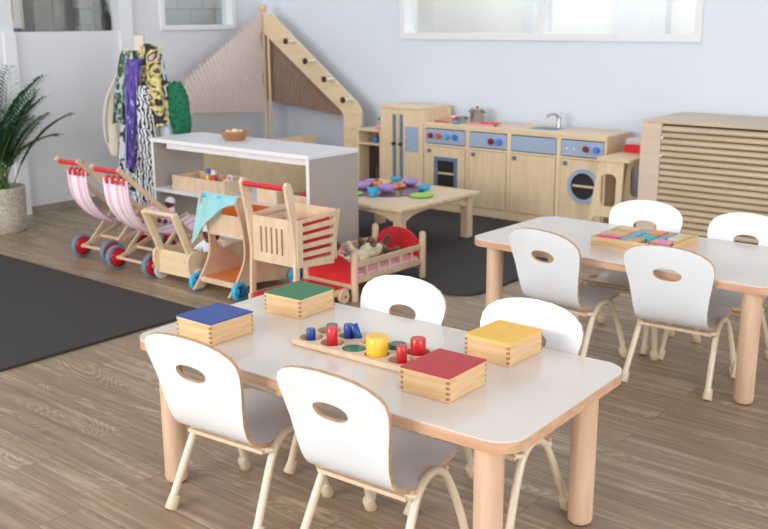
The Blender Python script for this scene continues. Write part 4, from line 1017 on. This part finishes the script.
# doll cradle
t = thing('doll_cradle', 'low wooden doll cradle with red end panels', 'cradle')
x0, x1, y0, y1 = -3.40, -3.075, 3.455, 3.995
for x in (x0, x1):
    for y in (y0, y1):
        MB().lathe([(.0185, .0), (.0185, .235), (.012, .245), (.004, .248)], 16, 'pale_rail').build('leg', t, (x, y, .012 if y > 3.8 else 0))
for y in (y0, y1):
    zb = 0
    MB().box(x0+.015, x1-.015, y-.008, y+.008, .058, .08, 'pale_rail').build('end_rail', t)
    top = .222 if y == y0 else .262
    o = [(x0+.016, .08), (x1-.016, .08)]+[((x0+x1)/2+(x1-x0-.032)/2*math.cos(PI*i/16), .135+(top-.135)*math.sin(PI*i/16)**.75) for i in range(17)]
    MB().prism(o, y-.006, y+.006, 'y', 'red_cloth').build('red_end_panel', t)
for x in (x0, x1):
    for z in (.098, .178): MB().box(x-.007, x+.007, y0+.016, y1-.016, z-.014, z+.014, 'pale_rail', bev=.003).build('side_rail', t)
    for i in range(5):
        y = y0+.09+(y1-y0-.18)*i/4; MB().cyl((x, y, .11), (x, y, .165), .006, 'pale_wood', 10).build('spindle', t)
MB().box(x0+.01, x1-.01, y0+.008, y1-.008, .078, .086, 'pale_rail').build('base_board', t)
tag(MB().box(x0+.02, x1-.012, y0+.01, y1-.01, .0865, .125, 'gingham', bev=.012).build('mattress', None), 'pink checked mattress lying in the doll cradle', 'mattress')
def plush(name, label, loc, rz, mat, s_):
    t = thing(name, label, 'soft toy', loc, rz); t.scale = (s_,)*3
    b = MB().ball((0, 0, .0), .05, mat, 18, (1, 1.25, .8)); b.ball((0, .085, .012), .04, mat, 18); b.ball((0, .10, .045), .016, mat, 12)
    for sx in (-1, 1):
        b.ball((sx*.032, .11, .02), .015, mat, 10); b.tube(spline([(sx*.03, .04, .01), (sx*.07, .06, .02), (sx*.09, .05, .05)], 4), [.018]*8+[.016], mat, 10); b.ball((sx*.09, .05, .055), .019, mat, 10)
        b.tube(spline([(sx*.025, -.04, 0), (sx*.05, -.09, .0), (sx*.06, -.11, .012)], 4), .02, mat, 10); b.ball((sx*.06, -.115, .016), .023, mat, 10)
    b.build('body', t)
    for sx in (-1, 1): MB().ball((sx*.014, .092, .046), .005, 'black', 8).build('eye', t)
    MB().ball((0, .103, .062), .006, 'black', 8).build('nose', t)
plush('teddy_bear', 'brown teddy bear at the far end of the doll cradle', (-3.24, 3.83, .165), 1.2, 'teddy', .9)
plush('soft_toy', 'cream soft toy in front of the brown teddy in the cradle', (-3.21, 3.65, .163), .3, 'plush', .95)
doll('baby_doll', 'small dark brown baby doll lying beside the cream soft toy', (-3.30, 3.57, .135), 1.2, 'darkskin', 'gingham', None, .55)

# ------------------------------------------------------------------ camera and light
cam = bpy.data.cameras.new('camera'); co = bpy.data.objects.new('camera', cam); C.objects.link(co)
FW = Vector((-0.6220282393282063, 0.7441941345256978, -0.2434254703513978)); RT = Vector((0.7681356228099996, 0.6402641692395219, -0.0054275738888418185)); UP = Vector((-0.1518174378934967, 0.19035987950608804, 0.9699044189124421))
mt = Matrix((RT, UP, -FW)).transposed().to_4x4(); mt.translation = (0, 0, 1.344); co.matrix_world = mt
cam.sensor_width = 36; cam.lens = 981.43/768*36; cam.clip_end = 60
cam.dof.use_dof = True; cam.dof.focus_distance = 2.75; cam.dof.aperture_fstop = 5
bpy.context.scene.camera = co
wd = bpy.data.worlds.new('world'); bpy.context.scene.world = wd; wd.use_nodes = True
nt = wd.node_tree; bg = nt.nodes['Background']
tc = N(nt, 'ShaderNodeTexCoord'); sx = N(nt, 'ShaderNodeSeparateXYZ'); nt.links.new(tc.outputs['Generated'], sx.inputs[0])
r = N(nt, 'ShaderNodeValToRGB'); e = r.color_ramp.elements; nt.links.new(sx.outputs['Z'], r.inputs['Fac'])
e[0].position = .0; e[0].color = (1, .99, .97, 1); e[1].position = .75; e[1].color = (.40, .42, .45, 1)
k = e.new(.3); k.color = (.93, .93, .94, 1)
nt.links.new(r.outputs[0], bg.inputs[0]); bg.inputs[1].default_value = 1.32
def area(name, loc, target, sx, sy, pw, col=(1, 1, 1)):
    l = bpy.data.lights.new(name, 'AREA'); l.shape = 'RECTANGLE'; l.size = sx; l.size_y = sy; l.energy = pw; l.color = col
    o = bpy.data.objects.new(name, l); C.objects.link(o); o.location = loc
    o.rotation_euler = (Vector(target)-Vector(loc)).to_track_quat('-Z', 'Y').to_euler(); return o
area('window_light', (-3.6, -2.6, 1.9), (-3.2, 4.8, .8), 3.4, 2.0, 208, (1, .97, .93))
area('window_light', (2.4, 1.0, 1.5), (-2.5, 3.0, .3), 2.6, 1.6, 75, (.97, .98, 1))
area('room_fill_light', (-3.5, VW+.65, 2.45), (-3.5, VW+.65, 0), 3, .6, 30, (1, .98, .95))  # unseen light added so the back window panes look bright
area('room_fill_light', (UW-.38, 5.4, 2.4), (UW-.38, 5.4, 0), 1, .3, 9, (1, 1, 1))  # unseen light added to lift the tiles behind the left window
sc = bpy.context.scene
sc.view_settings.view_transform = 'Standard'; sc.view_settings.look = 'None'; sc.view_settings.exposure = 0; sc.view_settings.gamma = 1
